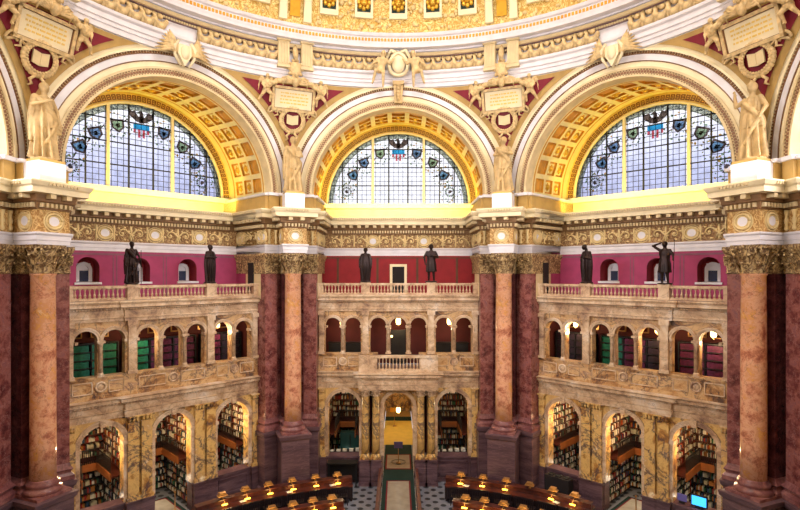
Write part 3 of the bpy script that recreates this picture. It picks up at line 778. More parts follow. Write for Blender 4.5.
    struct(dk.build('wall_'+side+'_attic', M['cream'], None, (0, 0, 0), rot))
    s = MB(); s.box((-4.95, DV-.35, 16.28), (4.95, DV+.1, 16.58)); struct(s.build('trim_5', M['white'], None, (0, 0, 0), rot))
    # arch rings
    a = MB(); n = 72
    rings = [(4.85, 4.95, -.10, 2), (4.95, 5.2, -.04, 2), (5.2, 5.30, -.10, 2), (5.30, 5.54, 0.0, 0), (5.54, 5.58, -.03, 3), (5.58, 5.86, -.05, 1), (5.86, 5.90, -.08, 3), (5.90, 6.0, .0, 0), (6.0, RO, -.10, 0)]
    for r0, r1, y, mi in rings: a.ring(r0, r1, DA+y, DA+.55, ZC, n, mi)
    for i in range(150):
        th = PI*(i+.5)/150; M4 = Matrix.Translation((0, DA, ZC)) @ Matrix.Rotation(-th, 4, 'Y')
        a.box((5.9, -.07, -.035), (6.0, .02, .035), 3, M4)
    for i in range(120):
        th = PI*(i+.5)/120; M4 = Matrix.Translation((0, DA, ZC)) @ Matrix.Rotation(-th, 4, 'Y')
        a.box((5.02, -.07, -.05), (5.13, -.03, .05), 3 if False else 5, M4)
        M4 = Matrix.Translation((0, DA, ZC)) @ Matrix.Rotation(-th-.013, 4, 'Y')
        a.box((4.955, -.07, -.022), (5.0, -.03, .022), 5, M4); a.box((5.15, -.07, -.022), (5.195, -.03, .022), 5, M4)
    struct(a.build('wall_'+side+'_arch', [M['cream'], M['white'], M['buff'], M['brownline'], M['pattern'], M['ringbrown']], None, (0, 0, 0), rot))
    # coffered splayed vault
    d0, d1 = DA+.5, DV; r0, r1, z0, z1 = 4.85, 5.22, ZC, ZC+.22
    v = MB()
    def P(th, s_, k):
        r = r0+(r1-r0)*s_+k; zc = z0+(z1-z0)*s_
        return (r*math.cos(th), d0+(d1-d0)*s_, zc+r*math.sin(th))
    NC = 15
    strips = [(0, .03, 0), (.03, .06, 3), (.06, .09, 0), (.09, .30, 1), (.30, .35, 0), (.35, .54, 2), (.54, .59, 0), (.59, .78, 2), (.78, .83, 0), (.83, .86, 3), (.86, 1, 0)]
    ths = []
    for i in range(NC):
        a0 = PI*i/NC; a1 = PI*(i+1)/NC; g_ = (a1-a0)*.13
        ths += [(a0, a0+g_, 0), (a0+g_, (a0+a1)/2, 1), ((a0+a1)/2, a1-g_, 1), (a1-g_, a1, 0)]
    for (sa, sb, k) in strips:
        for (ta, tb, c) in ths:
            mi = {0: 0, 3: 3, 4: 4}.get(k, None)
            dep = 0
            if k in (1, 2):
                if c: dep = .14; mi = 1
                else: mi = 0
            v.add([P(ta, sa, dep), P(ta, sb, dep), P(tb, sb, dep), P(tb, sa, dep)], [(0, 1, 2, 3)], mi)
    for i in range(NC):
        a0 = PI*i/NC; a1 = PI*(i+1)/NC; g_ = (a1-a0)*.13; ta, tb = a0+g_, a1-g_
        for (sa, sb, k) in strips:
            if k not in (1, 2): continue
            for (p, q) in (((ta, sa), (tb, sa)), ((tb, sa), (tb, sb)), ((tb, sb), (ta, sb)), ((ta, sb), (ta, sa))):
                v.add([P(p[0], p[1], 0), P(q[0], q[1], 0), P(q[0], q[1], .14), P(p[0], p[1], .14)], [(0, 1, 2, 3)], 3)
            # inner raised panel and rosette
            m1, m2 = (ta+tb)/2, (sa+sb)/2
            if k == 1:
                ea, es = (tb-ta)*.3, (sb-sa)*.32
                v.add([P(m1-ea, m2-es, .07), P(m1-ea, m2+es, .07), P(m1+ea, m2+es, .07), P(m1+ea, m2-es, .07)], [(0, 1, 2, 3)], 3)
            else:
                c = P(m1, m2, .09); v.ball(c, .17, 5, 8, 6)
                ea, es = (tb-ta)*.36, (sb-sa)*.36
                v.add([P(m1-ea, m2-es, .1), P(m1-ea, m2+es, .1), P(m1+ea, m2+es, .1), P(m1+ea, m2-es, .1)], [(0, 1, 2, 3)], 0)
                for q in range(6):
                    aa = 2*PI*q/6; cc = P(m1+.035*math.cos(aa), m2+.032*math.sin(aa), .1); v.ball(cc, .07, 5, 6, 4)
    struct(v.build('ceiling_'+side+'_vault', [M['rib'], M['gold'], M['gold'], M['gold'], M['pattern2'], M['goldleaf']], None, (0, 0, 0), rot))
    # jambs under the vault
    j = MB()
    for s_ in (-1, 1):
        j.box((min(s_*4.8, s_*5.4), DA, 15.4), (max(s_*4.8, s_*5.4), DV, 16.3), 0); j.box((min(s_*4.72, s_*5.4), DA-.12, 16.26), (max(s_*4.72, s_*5.4), DV, 16.42), 1)
    struct(j.build('trim_6', [M['ochre'], M['white']], None, (0, 0, 0), rot))
    # window: wall ring, frame, glass
    wz = 16.6
    f = MB(); f.ring(4.66, 5.25, DV-.05, DV+.3, wz, 64, 2)
    for i in range(60):
        th = PI*(i+.5)/60; M4 = Matrix.Translation((0, DV-.05, wz)) @ Matrix.Rotation(-th, 4, 'Y')
        for (xa, xb, za, zb) in ((4.82, 4.87, -.1, .1), (5.05, 5.1, -.1, .1), (4.82, 5.1, -.1, -.06), (4.82, 5.1, .06, .1), (4.93, 4.99, -.03, .03)): f.box((xa, -.04, za), (xb, .0, zb), 0, M4)
    f.ring(4.62, 4.72, DV-.14, DV+.3, wz, 64, 1); f.ring(5.15, 7.2, DV+.1, DV+.3, wz, 64, 1)
    struct(f.build('wall_'+side+'_lunette', [M['goldbrown'], M['cream'], M['palegold']], None, (0, 0, 0), rot))
    if not full: return
    R = 4.64
    fr = MB()
    def hgt(x): return math.sqrt(max(0, R*R-x*x))
    for x in (-1.68, 1.68): fr.box((x-.075, DV-.1, wz), (x+.075, DV+.12, wz+hgt(x)), 0)
    win = fr.build('window_2', M['cream'], None, (0, 0, 0), rot); struct(win)
    ld = MB()
    for x in (-4.1, -3.7, -2.72, -.64, .64, 2.72, 3.7):
        if abs(x) in (4.1,): continue
        ld.box((x-.035, DV-.03, wz), (x+.035, DV+.05, wz+hgt(x)))
    x = -R+.2
    for i in range(-15, 16):
        x = i*.3+0.0
        ld.box((x-.013, DV-.0, wz), (x+.013, DV+.02, wz+hgt(x)))
    for i in range(1, 16):
        z = i*.3; h = hgt(z); ld.box((-h, DV-.0, wz+z-(.035 if i % 4 == 0 else .013)), (h, DV+.02, wz+z+(.035 if i % 4 == 0 else .013)))
    ld.build('glazing_bars', M['lead'], win)
    pn = MB(); n = 48
    pts = [(-R, wz)]+[(R*math.cos(PI-PI*i/n), wz+R*math.sin(PI-PI*i/n)) for i in range(n+1)]
    pn.prism(pts[1:], DV+.03, DV+.045); pn.build('pane', M['pane'] , win)
    # leafy stained-glass border, seals, eagle and shield
    bd = MB(); rr = random.Random(5)
    bd.ring(4.3, 4.63, DV-.006, DV, wz, 60, 4)
    SA = [math.radians(q) for q in (13, 32, 50, 70, 90, 110, 130, 148, 167)]
    for i, a in enumerate(SA):       # sprigs round each seal
        for q in range(24):
            ph = 2*PI*q/24; rad = rr.uniform(.4, .75); s_ = rr.uniform(.05, .11)
            cx, cz = 3.5*math.cos(a)+rad*math.cos(ph), wz+3.5*math.sin(a)+rad*math.sin(ph)
            M4 = Matrix.Translation((cx, DV-.012, cz)) @ Matrix.Rotation(rr.uniform(0, 3), 4, 'Y')
            bd.prism([(-s_, 0), (0, s_*.6), (s_, 0), (0, -s_*.6)], -.004, .004, rr.choice((0, 0, 1, 3)), M4)
    bd.build('leaf_border', [M['g_green'], M['g_olive'], M['g_brown'], M['g_gold'], M['g_border']], win)
    for i, a in enumerate(SA):
        if i == 4: continue
        r = 3.5; cx, cz = r*math.cos(a), wz+r*math.sin(a); s = MB(); k = .34
        M4 = Matrix.Translation((cx, DV-.03, cz)) @ Matrix.Rotation(-(a-PI/2)*.5, 4, 'Y')
        if i in (0, 8):
            for q in range(16):
                p = 2*PI*q/16; s.prism([(k*math.cos(p), k*math.sin(p)), (k*math.cos(p+.3), k*math.sin(p+.3)), (k*.65*math.cos(p+.3), k*.65*math.sin(p+.3)), (k*.65*math.cos(p), k*.65*math.sin(p))], -.01, 0, 2 if q % 2 else 0, M4)
        else:
            out = [(-k, k), (k, k), (k*.95, -.1), (0, -k*1.1), (-k*.95, -.1)]; inn = [(x*.68, z*.68) for x, z in out]
            for q in range(5):
                s.prism([out[q], out[(q+1) % 5], inn[(q+1) % 5], inn[q]], -.01, 0, 0, M4)
            s.prism(inn, -.01, 0, (1, 3, 2)[i % 3], M4)
            s.prism([(-k*1.7, -k*1.0), (-k*1.6, -k*1.15), (-k*.8, -k*.55), (-k*.9, -k*.4)], -.006, .002, 0, M4); s.prism([(k*1.7, k*1.0), (k*1.6, k*1.15), (k*.9, k*.7), (k*1.0, k*.55)], -.006, .002, 0, M4)
        s.prism([(-.1, .1), (.12, .14), (.06, -.12), (-.08, -.08)], -.02, -.012, 0, M4)
        s.build('shield_emblem', [M['g_frame'], M['g_dark'], M['g_green'], M['g_dull']], win)
    e = MB(); zc = 0; y = 0
    e.prism([(-.33, zc+.22), (.33, zc+.22), (.33, zc), (-.33, zc)], y, y+.02, 0)
    for q in range(7):
        x0 = -.33+q*.66/7; x1 = x0+.66/7; b0 = zc-.5+abs(q-3)*.1
        e.prism([(x0, zc), (x1, zc), (x1, b0), (x0, b0)], y, y+.02, 1 if q % 2 == 0 else 3)
    for s_ in (-1, 1): e.prism([(0, zc+.3), (s_*.22, zc+.35), (s_*.5, zc+.6), (s_*.56, zc+.95), (s_*.4, zc+.8), (s_*.28, zc+.86), (s_*.14, zc+.6), (0, zc+.62)], y, y+.02, 2)
    e.prism([(-.1, zc+.3), (.1, zc+.3), (.08, zc+.75), (.0, zc+.9), (-.16, zc+.82), (-.08, zc+.72)], y, y+.022, 2)
    e.build('eagle_and_shield', [M['g_blue'], M['g_red'], M['g_frame'], M['pane']], win, (0, DV-.05, wz+3.3)).scale = (1.25, 1, 1.15)

for side, az in BAYS.items(): build_upper(az, side)
build_upper(-90, 'west', False); build_upper(90, 'east', False)

# ------------------------------------------------------------------ pendentives (spandrels) and their relief
RS = DA/math.cos(PI/8)
def pend_mesh(margin, zt, lift, rows=36, cols=24, zb=None):
    mb = MB(); Rr = RS-lift; vs = []
    lo = zb
    for j in range(rows+1):
        s_ = j/rows; z = lo+(zt-lo)*s_; h = z-ZC; hr = math.sqrt(max(0, Rr*Rr-h*h))
        # half width angle: distance to neighbouring arch axis = RO+margin
        best = None
        # bay at +22.5 deg: t = hr*sin(phi-22.5deg) ; need sqrt(t^2+h^2) = RO+margin on the |t| side
        q = (RO+margin)**2-h*h
        if q <= 0: ph = PI/8
        else:
            t = math.sqrt(q); ph = PI/8-math.asin(min(1, t/hr))
        ph = max(0, ph)
        for i in range(cols+1):
            p = -ph+2*ph*i/cols; vs.append((hr*math.sin(p), hr*math.cos(p), z))
    k = cols+1
    mb.add(vs, [(j*k+i, j*k+i+1, (j+1)*k+i+1, (j+1)*k+i) for j in range(rows) for i in range(cols)], 0, True)
    return mb
def zmin(margin, lift):
    # lowest z where the field opens
    for i in range(700):
        h = i*.01; q = (RO+margin)**2-h*h; hr = math.sqrt((RS-lift)**2-h*h)
        if q <= 0 or PI/8-math.asin(min(1, math.sqrt(q)/hr)) > 0: return ZC+h
    return ZC
def wreath(mb, cx, cz, r, mi=0):
    n = 28
    for i in range(n):
        a = 2*PI*i/n
        mb.ball((cx+r*math.cos(a), -.1, cz+r*math.sin(a)), (.13, .09, .13), mi, 6, 5)
        mb.ball((cx+(r-.09)*math.cos(a+.1), -.16, cz+(r-.09)*math.sin(a+.1)), (.07, .05, .07), mi, 6, 4)
PUTTO = figure('putto', M['garland'], 1.7, fat=1.45, disc=False, la=((-.17, -.03, .70), (-.25, -.08, .74)), ra=((.15, -.05, .67), (.10, -.14, .58)), lleg=((-.13, -.1, .42), (-.12, -.02, .2)), rleg=((.13, -.08, .40), (.22, -.02, .22)), robe=None, wings=True, voxel=60)
def place_on_sphere(az, z, u=0, out=0.0):
    e = math.asin((z-ZC)/RS); a = math.radians(az)+u/(RS*math.cos(e)); r = (RS-out)
    return Vector((r*math.cos(e)*math.sin(a), r*math.cos(e)*math.cos(a), ZC+r*math.sin(e))), (e, 0, -a)
for az, lb in SIDE.items():
    o = pend_mesh(-.02, 22.75, 0, zb=ZC-.3).build('wall_1_pendentive', M['cream'], None, (0, 0, 0), rz(az)); struct(o)
    z1 = zmin(.30, .04); o2 = pend_mesh(.16, 22.35, .04, zb=zmin(.16, .04)).build('trim_7', M['ochre'], None, (0, 0, 0), rz(az)); struct(o2)
    struct(pend_mesh(.40, 22.15, .08, zb=zmin(.40, .08)).build('trim_8', M['crimson'], None, (0, 0, 0), rz(az)))
    p, r = place_on_sphere(az, 21.5, 0, .12)
    t = thing('spandrel_plaque', f'framed cream inscription plaque on the crimson spandrel {lb}', 'plaque', p, r)
    q = MB(); q.box((-1.05, -.12, -.52), (1.05, .02, .52)); q.build('tablet', M['cream'], t)
    q = MB(); rt = random.Random(int(az))
    for k in range(4):
        x = -.78+.1*rt.random()
        while x < .7:
            w_ = rt.uniform(.05, .2); q.box((x, -.135, .26-k*.17), (min(x+w_, .8), -.118, .33-k*.17)); x += w_+.05
    q.build('inscription', M['palegold'], t)
    q = MB()
    for (a, b, c, d) in ((-1.04, 1.04, .48, .52), (-1.04, 1.04, -.52, -.48), (-1.04, -1.0, -.52, .52), (1.0, 1.04, -.52, .52)): q.box((a, -.2, c), (b, -.1, d))
    q.build('inner_border', M['brownline'], t)
    q = MB()
    for (a, b, c, d) in ((-1.15, 1.15, .5, .64), (-1.15, 1.15, -.64, -.5), (-1.15, -1.02, -.6, .6), (1.02, 1.15, -.6, .6)): q.box((a, -.24, c), (b, .02, d))
    for s_ in (-1, 1):
        q.tube([(s_*(1.1+.22*math.sin(x*.5)), -.1, -.55-.03*x+.12*math.cos(x*.8)) for x in range(10)], .06, 6)
    q.build('frame', M['garland'], t)
    p, r = place_on_sphere(az, 20.45, 0, .12)
    t = thing('wreath_medallion', f'round plaster wreath around an open book on the spandrel {lb}', 'medallion', p, r)
    q = MB(); wreath(q, 0, 0, .62); q.build('wreath', M['garland'], t)
    q = MB()
    for s_ in (-1, 1): q.prism([(0, .22), (s_*.31, .29), (s_*.31, -.2), (0, -.27)], -.16, -.08)
    q.box((-.02, -.19, -.26), (.02, -.15, .22)); q.build('open_book', M['buff'], t)
    for s_ in (-1, 1):
        q = MB()
        q.tube([(s_*.12, -.12, -.7), (s_*.3, -.16, -.86), (s_*.2, -.16, -1.0), (s_*.34, -.14, -1.1)], [.06, .07, .06, .03], 6)
        q.build('ribbon', M['garland'], t); q = MB()
        q.tube([(s_*.62, -.12, .3), (s_*.85, -.16, .45), (s_*.8, -.16, .2), (s_*1.0, -.14, .15)], [.06, .07, .06, .03], 6)
        q.build('ribbon', M['garland'], t)
    for s_, nm in ((-1, 'left'), (1, 'right')):
        p, r = place_on_sphere(az, 20.95, s_*1.5, .25)
        o = link(PUTTO, 'putto_relief', None, p, r, (s_, 1, 1)); tag(o, f'winged plaster putto clinging to the {nm} end of the plaque {lb}', 'sculpture')
    # swag and bird over the plaque
    p, r = place_on_sphere(az, 22.2, 0, .25)
    q = MB(); rr = random.Random(int(az*10))
    for s_ in (-1, 1):
        for k in range(16):
            x = s_*(.15+k*.09); z = .28-.0023*(k*k)+.03*math.sin(k*1.7)
            q.ball((x, -.14-.05*math.cos(k), z), (.15, .14, .13), 0, 6, 5)
        for k in range(4): q.tube([(s_*.1, -.2, .1), (s_*(.4+.08*k), -.28, .42-.1*k), (s_*(.7-.02*k), -.2, .34-.16*k)], [.07, .08, .02], 5)
    q.ball((0, -.25, .2), (.2, .2, .3)); q.ball((0, -.35, .52), (.1, .13, .12)); q.tube([(0, -.45, .5), (0, -.56, .44)], [.04, .01], 5)
    o = q.build('eagle_swag', M['garland'], None, p, r); tag(o, f'plaster eagle with leafy swag above the plaque {lb}', 'sculpture')

# ------------------------------------------------------------------ dome ring and dome
A0, A1 = math.radians(-110), math.radians(110)
def lathe_az(prof, name, mats, mi=0, n=160, a0=A0, a1=A1, smooth=False):
    mb = MB(); vs = []; k = n+1
    for r, z in prof:
        for i in range(k):
            a = a0+(a1-a0)*i/n; vs.append((r*math.sin(a), r*math.cos(a), z))
    mb.add(vs, [(j*k+i, j*k+i+1, (j+1)*k+i+1, (j+1)*k+i) for j in range(len(prof)-1) for i in range(n)], mi, smooth)
    return mb
def onring(az, r, z): a = math.radians(az); return Matrix.Translation((r*math.sin(a), r*math.cos(a), z)) @ Matrix.Rotation(-a, 4, 'Z')
mb = lathe_az([(14.95, 22.35), (14.62, 22.4), (14.62, 22.62), (14.56, 22.64), (14.56, 22.8), (14.5, 22.83), (14.5, 23.05), (14.4, 23.12), (14.38, 23.24), (14.7, 23.27)], '', None)
struct(mb.build('trim_9', M['white']))
mb = lathe_az([(14.7, 23.24), (14.7, 24.1)], '', None); struct(mb.build('trim_10', M['white']))
DZ = -.40
mb = lathe_az([(r, z+DZ) for r, z in [(14.7, 24.28), (14.6, 24.3), (14.6, 24.42)]], '', None, 2)
m2 = lathe_az([(r, z+DZ) for r, z in [(14.6, 24.42), (14.5, 24.44), (14.5, 24.68)]], '', None, 2); mb.add(m2.v, m2.f, 2)
m2 = lathe_az([(r, z+DZ) for r, z in [(14.5, 24.68), (14.4, 24.7), (14.4, 24.78), (14.05, 24.8), (14.02, 24.92)]], '', None); mb.add(m2.v, m2.f, 0)
for i in range(330):
    az = -80+i*160/330; M4 = onring(az, 14.5, 24.48+DZ); mb.box((-.06, -.1, 0), (.06, .0, .17), 1, M4)
    M4 = onring(az, 14.6, 24.31+DZ); mb.box((-.045, -.07, 0), (.045, .0, .09), 1, M4)
struct(mb.build('trim_11', [M['white'], M['buff'], M['mauve']]))
mb = lathe_az([(r, z+DZ) for r, z in [(14.02, 24.92), (13.98, 25.02), (13.98, 25.3), (13.9, 25.36), (13.84, 25.5), (14.6, 25.6)]], '', None)
for i in range(220):
    az = -80+i*160/220; mb.box((-.06, -.03, 25.08+DZ), (.06, .0, 25.24+DZ), 1, onring(az, 13.98, 0))
struct(mb.build('trim_12', [M['white'], M['gold']]))
# dome: foliage ground, ribs, coffers
ZD = 25.08
def dome_pt(az, e, k=0):
    a = math.radians(az); r = (14.55-k)*math.cos(e); return (r*math.sin(a), r*math.cos(a), ZD+(14.55-k)*math.sin(e))
prof = [(14.55*math.cos(e), ZD+14.55*math.sin(e)) for e in [math.radians(x) for x in range(0, 79, 2)]]
mb = lathe_az(prof, '', None, 0, 160, -PI, PI, True)
struct(mb.build('ceiling', M['domeorn']))
rb = MB(); cf = []
def dpatch(mb, a0, a1, e0, e1, k, mi, n=3):
    for i in range(n):
        b0, b1 = a0+(a1-a0)*i/n, a0+(a1-a0)*(i+1)/n
        m = 3
        for j in range(m):
            f0, f1 = e0+(e1-e0)*j/m, e0+(e1-e0)*(j+1)/m
            mb.add([dome_pt(b0, f0, k), dome_pt(b1, f0, k), dome_pt(b1, f1, k), dome_pt(b0, f1, k)], [(0, 1, 2, 3)], mi)
    # edges
    for (p, q) in (((a0, e0), (a1, e0)), ((a1, e0), (a1, e1)), ((a1, e1), (a0, e1)), ((a0, e1), (a0, e0))):
        mb.add([dome_pt(p[0], p[1], 0), dome_pt(q[0], q[1], 0), dome_pt(q[0], q[1], k), dome_pt(p[0], p[1], k)], [(0, 1, 2, 3)], mi)
for az in (-67.5, -22.5, 22.5, 67.5):
    for s_ in (-1, 1): dpatch(rb, az+s_*2.6-.85, az+s_*2.6+.85, .03, .5, .2, 0)
    dpatch(rb, az-1.1, az+1.1, .05, .5, .06, 2)
for c in (-90, -45, 0, 45, 90):
    for q in (-2, -1, 0, 1, 2):
        az = c+q*7.6
        for e0 in (.072, .24):
            da = 2.0; de = .115
            # raised frame then dark field then rosette
            for (x0, x1, y0, y1) in ((-da, da, 0, .02), (-da, da, de-.02, de), (-da, -da+.5, 0, de), (da-.5, da, 0, de)):
                dpatch(rb, az+x0, az+x1, e0+y0, e0+y1, .16, 0, 1)
            dpatch(rb, az-da+.5, az+da-.5, e0+.02, e0+de-.02, .03, 1, 1)
            ce = dome_pt(az, e0+de/2, .1)
            rb.ball(ce, .2, 2, 8, 6)
            for k in range(8):
                cc = dome_pt(az+1.15*math.cos(2*PI*k/8), e0+de/2+.022*math.sin(2*PI*k/8), .08); rb.ball(cc, .14, 2, 6, 4)
struct(rb.build('ceiling_coffers', [M['cream'], M['blue'], M['goldleaf']]))
# relief bumps of foliage just above the cornice (part of the dome plaster)
fo = MB(); rr = random.Random(3)
for i in range(900):
    az = rr.uniform(-75, 75); e = rr.uniform(.015, .26)
    if abs(abs(az % 45)-22.5) < 4: continue
    inside = False
    for c in (-90, -45, 0, 45, 90):
        for q in (-2, -1, 0, 1, 2):
            if abs(az-c-q*7.6) < 2.2 and e > .06: inside = True
    if inside: continue
    c = dome_pt(az, e, .04); fo.ball(c, (rr.uniform(.06, .16), rr.uniform(.05, .1), rr.uniform(.05, .15)), 0, 6, 4)
struct(fo.build('ceiling_foliage', M['relief']))
# garlands on the ring frieze
for c, nm in ((-45, 'left'), (0, 'central'), (45, 'right'), (-90, 'far left'), (90, 'far right')):
    k = 7
    for i in range(k):
        for s_ in (-1, 1):
            az0 = c+s_*(4.2+i*2.25)
            if abs(az0-c) > 18.8: continue
            if abs(az0) > 72: continue
            g = MB(); rg = random.Random(i*7+s_)
            for j in range(10):
                u = (j/9-.5); x = u*.57*.98; z = -.18-.24*(1-(2*u)**2)+.14
                g.ball((x, -.18, z+.03), (.10+.04*(1-abs(2*u)), .17, .14+.08*(1-abs(2*u))), 0, 7, 5)
                g.ball((x+.03, -.25, z+.02+rg.uniform(-.05, .05)), (.05, .05, .05), 0, 5, 4)
            g.tube([(-.29, -.12, .3), (-.27, -.24, .0), (-.29, -.18, -.5)], [.1, .13, .05], 6)
            g.ball((0, -.14, .2), (.16, .12, .13), 0, 7, 5)
            o = g.build('garland', M['garland'], None, onring(az0, 14.7, 23.68).translation, rz(az0))
            tag(o, f'plaster fruit garland on the dome ring above the {nm} arch', 'garland', f'fruit garlands of the dome ring over the {nm} arch')
# twin consoles over every pier
for az, lb in SIDE.items():
    t = thing('console_pair', f'pair of fluted plaster consoles on the dome ring {lb}', 'console', onring(az, 14.7, -.3).translation, rz(az))
    for s_ in (-1, 1):
        q = MB(); q.box((s_*.62-.3, -.42, 23.3), (s_*.62+.3, .02, 24.75)); q.box((s_*.62-.36, -.5, 24.6), (s_*.62+.36, .02, 24.8))
        for k in range(4): q.box((s_*.62-.26+k*.15, -.47, 23.4), (s_*.62-.19+k*.15, -.4, 24.5))
        q.box((s_*.62-.34, -.48, 23.2), (s_*.62+.34, .02, 23.34)); q.build('console', M['buff'], t)
    q = MB(); q.ball((0, -.35, 23.2), (.34, .2, .42), 0, 12, 8); q.tube([(0, -.2, 24.5), (0, -.42, 24.0), (0, -.45, 23.6)], [.1, .16, .1], 6)
    for k in range(10): a = 2*PI*k/10; q.ball((.36*math.cos(a), -.36, 23.2+.46*math.sin(a)), .09, 0, 6, 4)
    q.build('cartouche', M['garland'], t)

# cartouches at the crowns of the arches
def leafspray(mb, s_, y=-.2):
    for k in range(8):
        a = -.35+.22*k
        mb.tube([(s_*.15, y, 0), (s_*(.55+.1*math.cos(a)), y-.14, .25+.4*math.sin(a)), (s_*(1.45-.11*k), y, .15+.95*math.sin(a))], [.06, .12, .02], 5)
for az, nm in ((-45, 'left'), (45, 'right')):
    t = thing('arch_cartouche', f'plaster shield with leaf sprays at the crown of the {nm} arch', 'cartouche', W(az, 0, DA-.1, 22.35), rz(az))
    q = MB(); q.prism([(-.3, .45), (.3, .45), (.32, 0), (.0, -.55), (-.32, 0)], -.35, -.1); q.ball((0, -.35, .1), (.22, .14, .34), 0, 10, 8)
    for s_ in (-1, 1): q.tube([(s_*.3, -.3, .6), (s_*.5, -.35, .3), (s_*.46, -.3, -.1), (s_*.2, -.3, -.55)], [.08, .1, .08, .05], 6)
    q.build('shield', M['cream'], t)
    q = MB(); leafspray(q, -1); leafspray(q, 1); q.build('leaf_spray', M['garland'], t)
t = thing('arch_cartouche', 'large round plaster shield at the crown of the central arch, between two seated figures', 'cartouche', W(0, 0, DA-.15, 23.45), rz(0))
q = MB(); q.ball((0, -.3, .1), (.38, .25, .5), 0, 16, 10)
n = 24; q.tube([((.5-.1*math.sin(2*PI*i/n))*math.cos(2*PI*i/n), -.3, .1+.62*math.sin(2*PI*i/n)) for i in range(n+1)], .1, 6)
for s_ in (-1, 1): q.tube([(s_*.1, -.3, .75), (s_*.4, -.35, .85), (s_*.62, -.3, .5), (s_*.55, -.3, .0), (s_*.3, -.3, -.5)], [.1, .12, .08, .07, .04], 6)
q.build('shield', M['cream'], t)
q = MB(); q.box((-.32, -.32, -1.0), (.32, .1, -.8)); q.prism([(-.28, -.85), (.28, -.85), (.2, -2.0), (-.2, -2.0)], -.25, .1)
for k in range(5): q.ball((0, -.26, -1.0-.2*k), (.17-.015*k, .1, .12), 0, 8, 5)
q.build('keystone_console', M['plaster'], t)
SIT = figure('seated_figure', M['garland'], 2.3, fat=1.2, disc=False, la=((-.15, -.05, .68), (-.20, -.16, .58)), ra=((.18, -.02, .70), (.26, -.05, .80)), lleg=((-.10, -.16, .44), (-.14, -.06, .18)), rleg=((.08, -.14, .42), (.12, -.06, .14)), robe=None, wings=False, voxel=70)
for s_, nm in ((-1, 'left'), (1, 'right')):
    o = link(SIT, 'seated_figure', None, (s_*1.15, DA-.8, 21.9), (0, -s_*.16, 0), (-s_, 1, 1)); tag(o, f'plaster figure seated {nm} of the shield above the central arch', 'sculpture')

# ------------------------------------------------------------------ statues
ST = {
 -67.5: ('robed plaster statue holding a drapery and tablet', dict(la=((-.16, -.02, .68), (-.08, -.13, .72)), ra=((.17, 0, .66), (.17, -.05, .50)), robe='toga', prop='tablet')),
 -22.5: ('draped plaster statue holding a book before its waist', dict(la=((-.15, 0, .66), (-.16, -.04, .50)), ra=((.15, -.03, .66), (.07, -.14, .62)), robe='toga', prop='book')),
 22.5: ('draped plaster statue with both hands raised to its chest', dict(la=((-.16, -.02, .68), (-.10, -.12, .66)), ra=((.15, -.03, .68), (.03, -.13, .70)), robe='toga')),
 67.5: ('helmeted plaster statue raising one arm to its shoulder', dict(la=((-.20, -.03, .74), (-.20, -.05, .86)), ra=((.17, .0, .66), (.16, -.08, .56)), robe='toga', helmet=True)),
}
for az, (lb, kw) in ST.items():
    me = figure('plaster_statue', M['plaster'], 3.05, voxel=130, **kw)
    o = link(me, 'plaster_statue', None, W(az, 0, 14.95, 16.39), rz(az)); tag(o, f'{lb}, on the plinth {SIDE[az]}', 'statue')
BR = [
 (-45, -1.9, 'bronze statue in draped toga holding a staff, on the left balustrade nearer the viewer', dict(robe='toga', ra=((.17, -.02, .66), (.19, -.08, .48)), prop='staff'), 0),
 (-45, 1.9, 'bronze statue with folded arms, on the left balustrade near the central bay', dict(robe='cloak', la=((-.15, -.03, .66), (-.02, -.13, .66)), ra=((.15, -.03, .66), (.02, -.13, .64))), 20),
 (0, -1.9, 'bronze statue in a long coat with arms hanging, left on the central balustrade', dict(robe='cloak', la=((-.16, 0, .64), (-.16, -.03, .48)), ra=((.16, 0, .64), (.16, -.03, .48))), 0),
 (0, 1.9, 'bronze statue in a knee-length coat with an arm across its chest, on the central balustrade', dict(robe='knee', la=((-.17, 0, .66), (-.15, -.05, .52)), ra=((.16, -.04, .66), (.02, -.14, .68))), 0),
 (45, -1.9, 'bronze statue in a cloak with bowed head, right balustrade near the centre', dict(robe='cloak', head=(-.02, -.05), la=((-.15, -.03, .64), (-.06, -.13, .60)), ra=((.14, -.04, .64), (.04, -.13, .66))), -20),
 (45, 1.9, 'bronze statue with one hand raised to its head and a spear, on the right balustrade', dict(robe='knee', la=((-.24, -.02, .90), (-.09, -.07, .95)), ra=((.17, -.02, .68), (.19, -.08, .60)), prop='spear'), 0),
]
for az, x, lb, kw, tw in BR:
    me = figure('bronze_statue', M['bronze'], 2.2 if (az, x) == (0, 1.9) else 2.0, voxel=95, fat=1.02, **kw)
    r = rz(az); o = link(me, 'bronze_statue', None, W(az, x, DS+.03, 11.5), (0, 0, r[2]+math.radians(tw)), (.9 if kw['robe'] == 'toga' else 1.08, 1.05, 1)); tag(o, lb, 'statue')

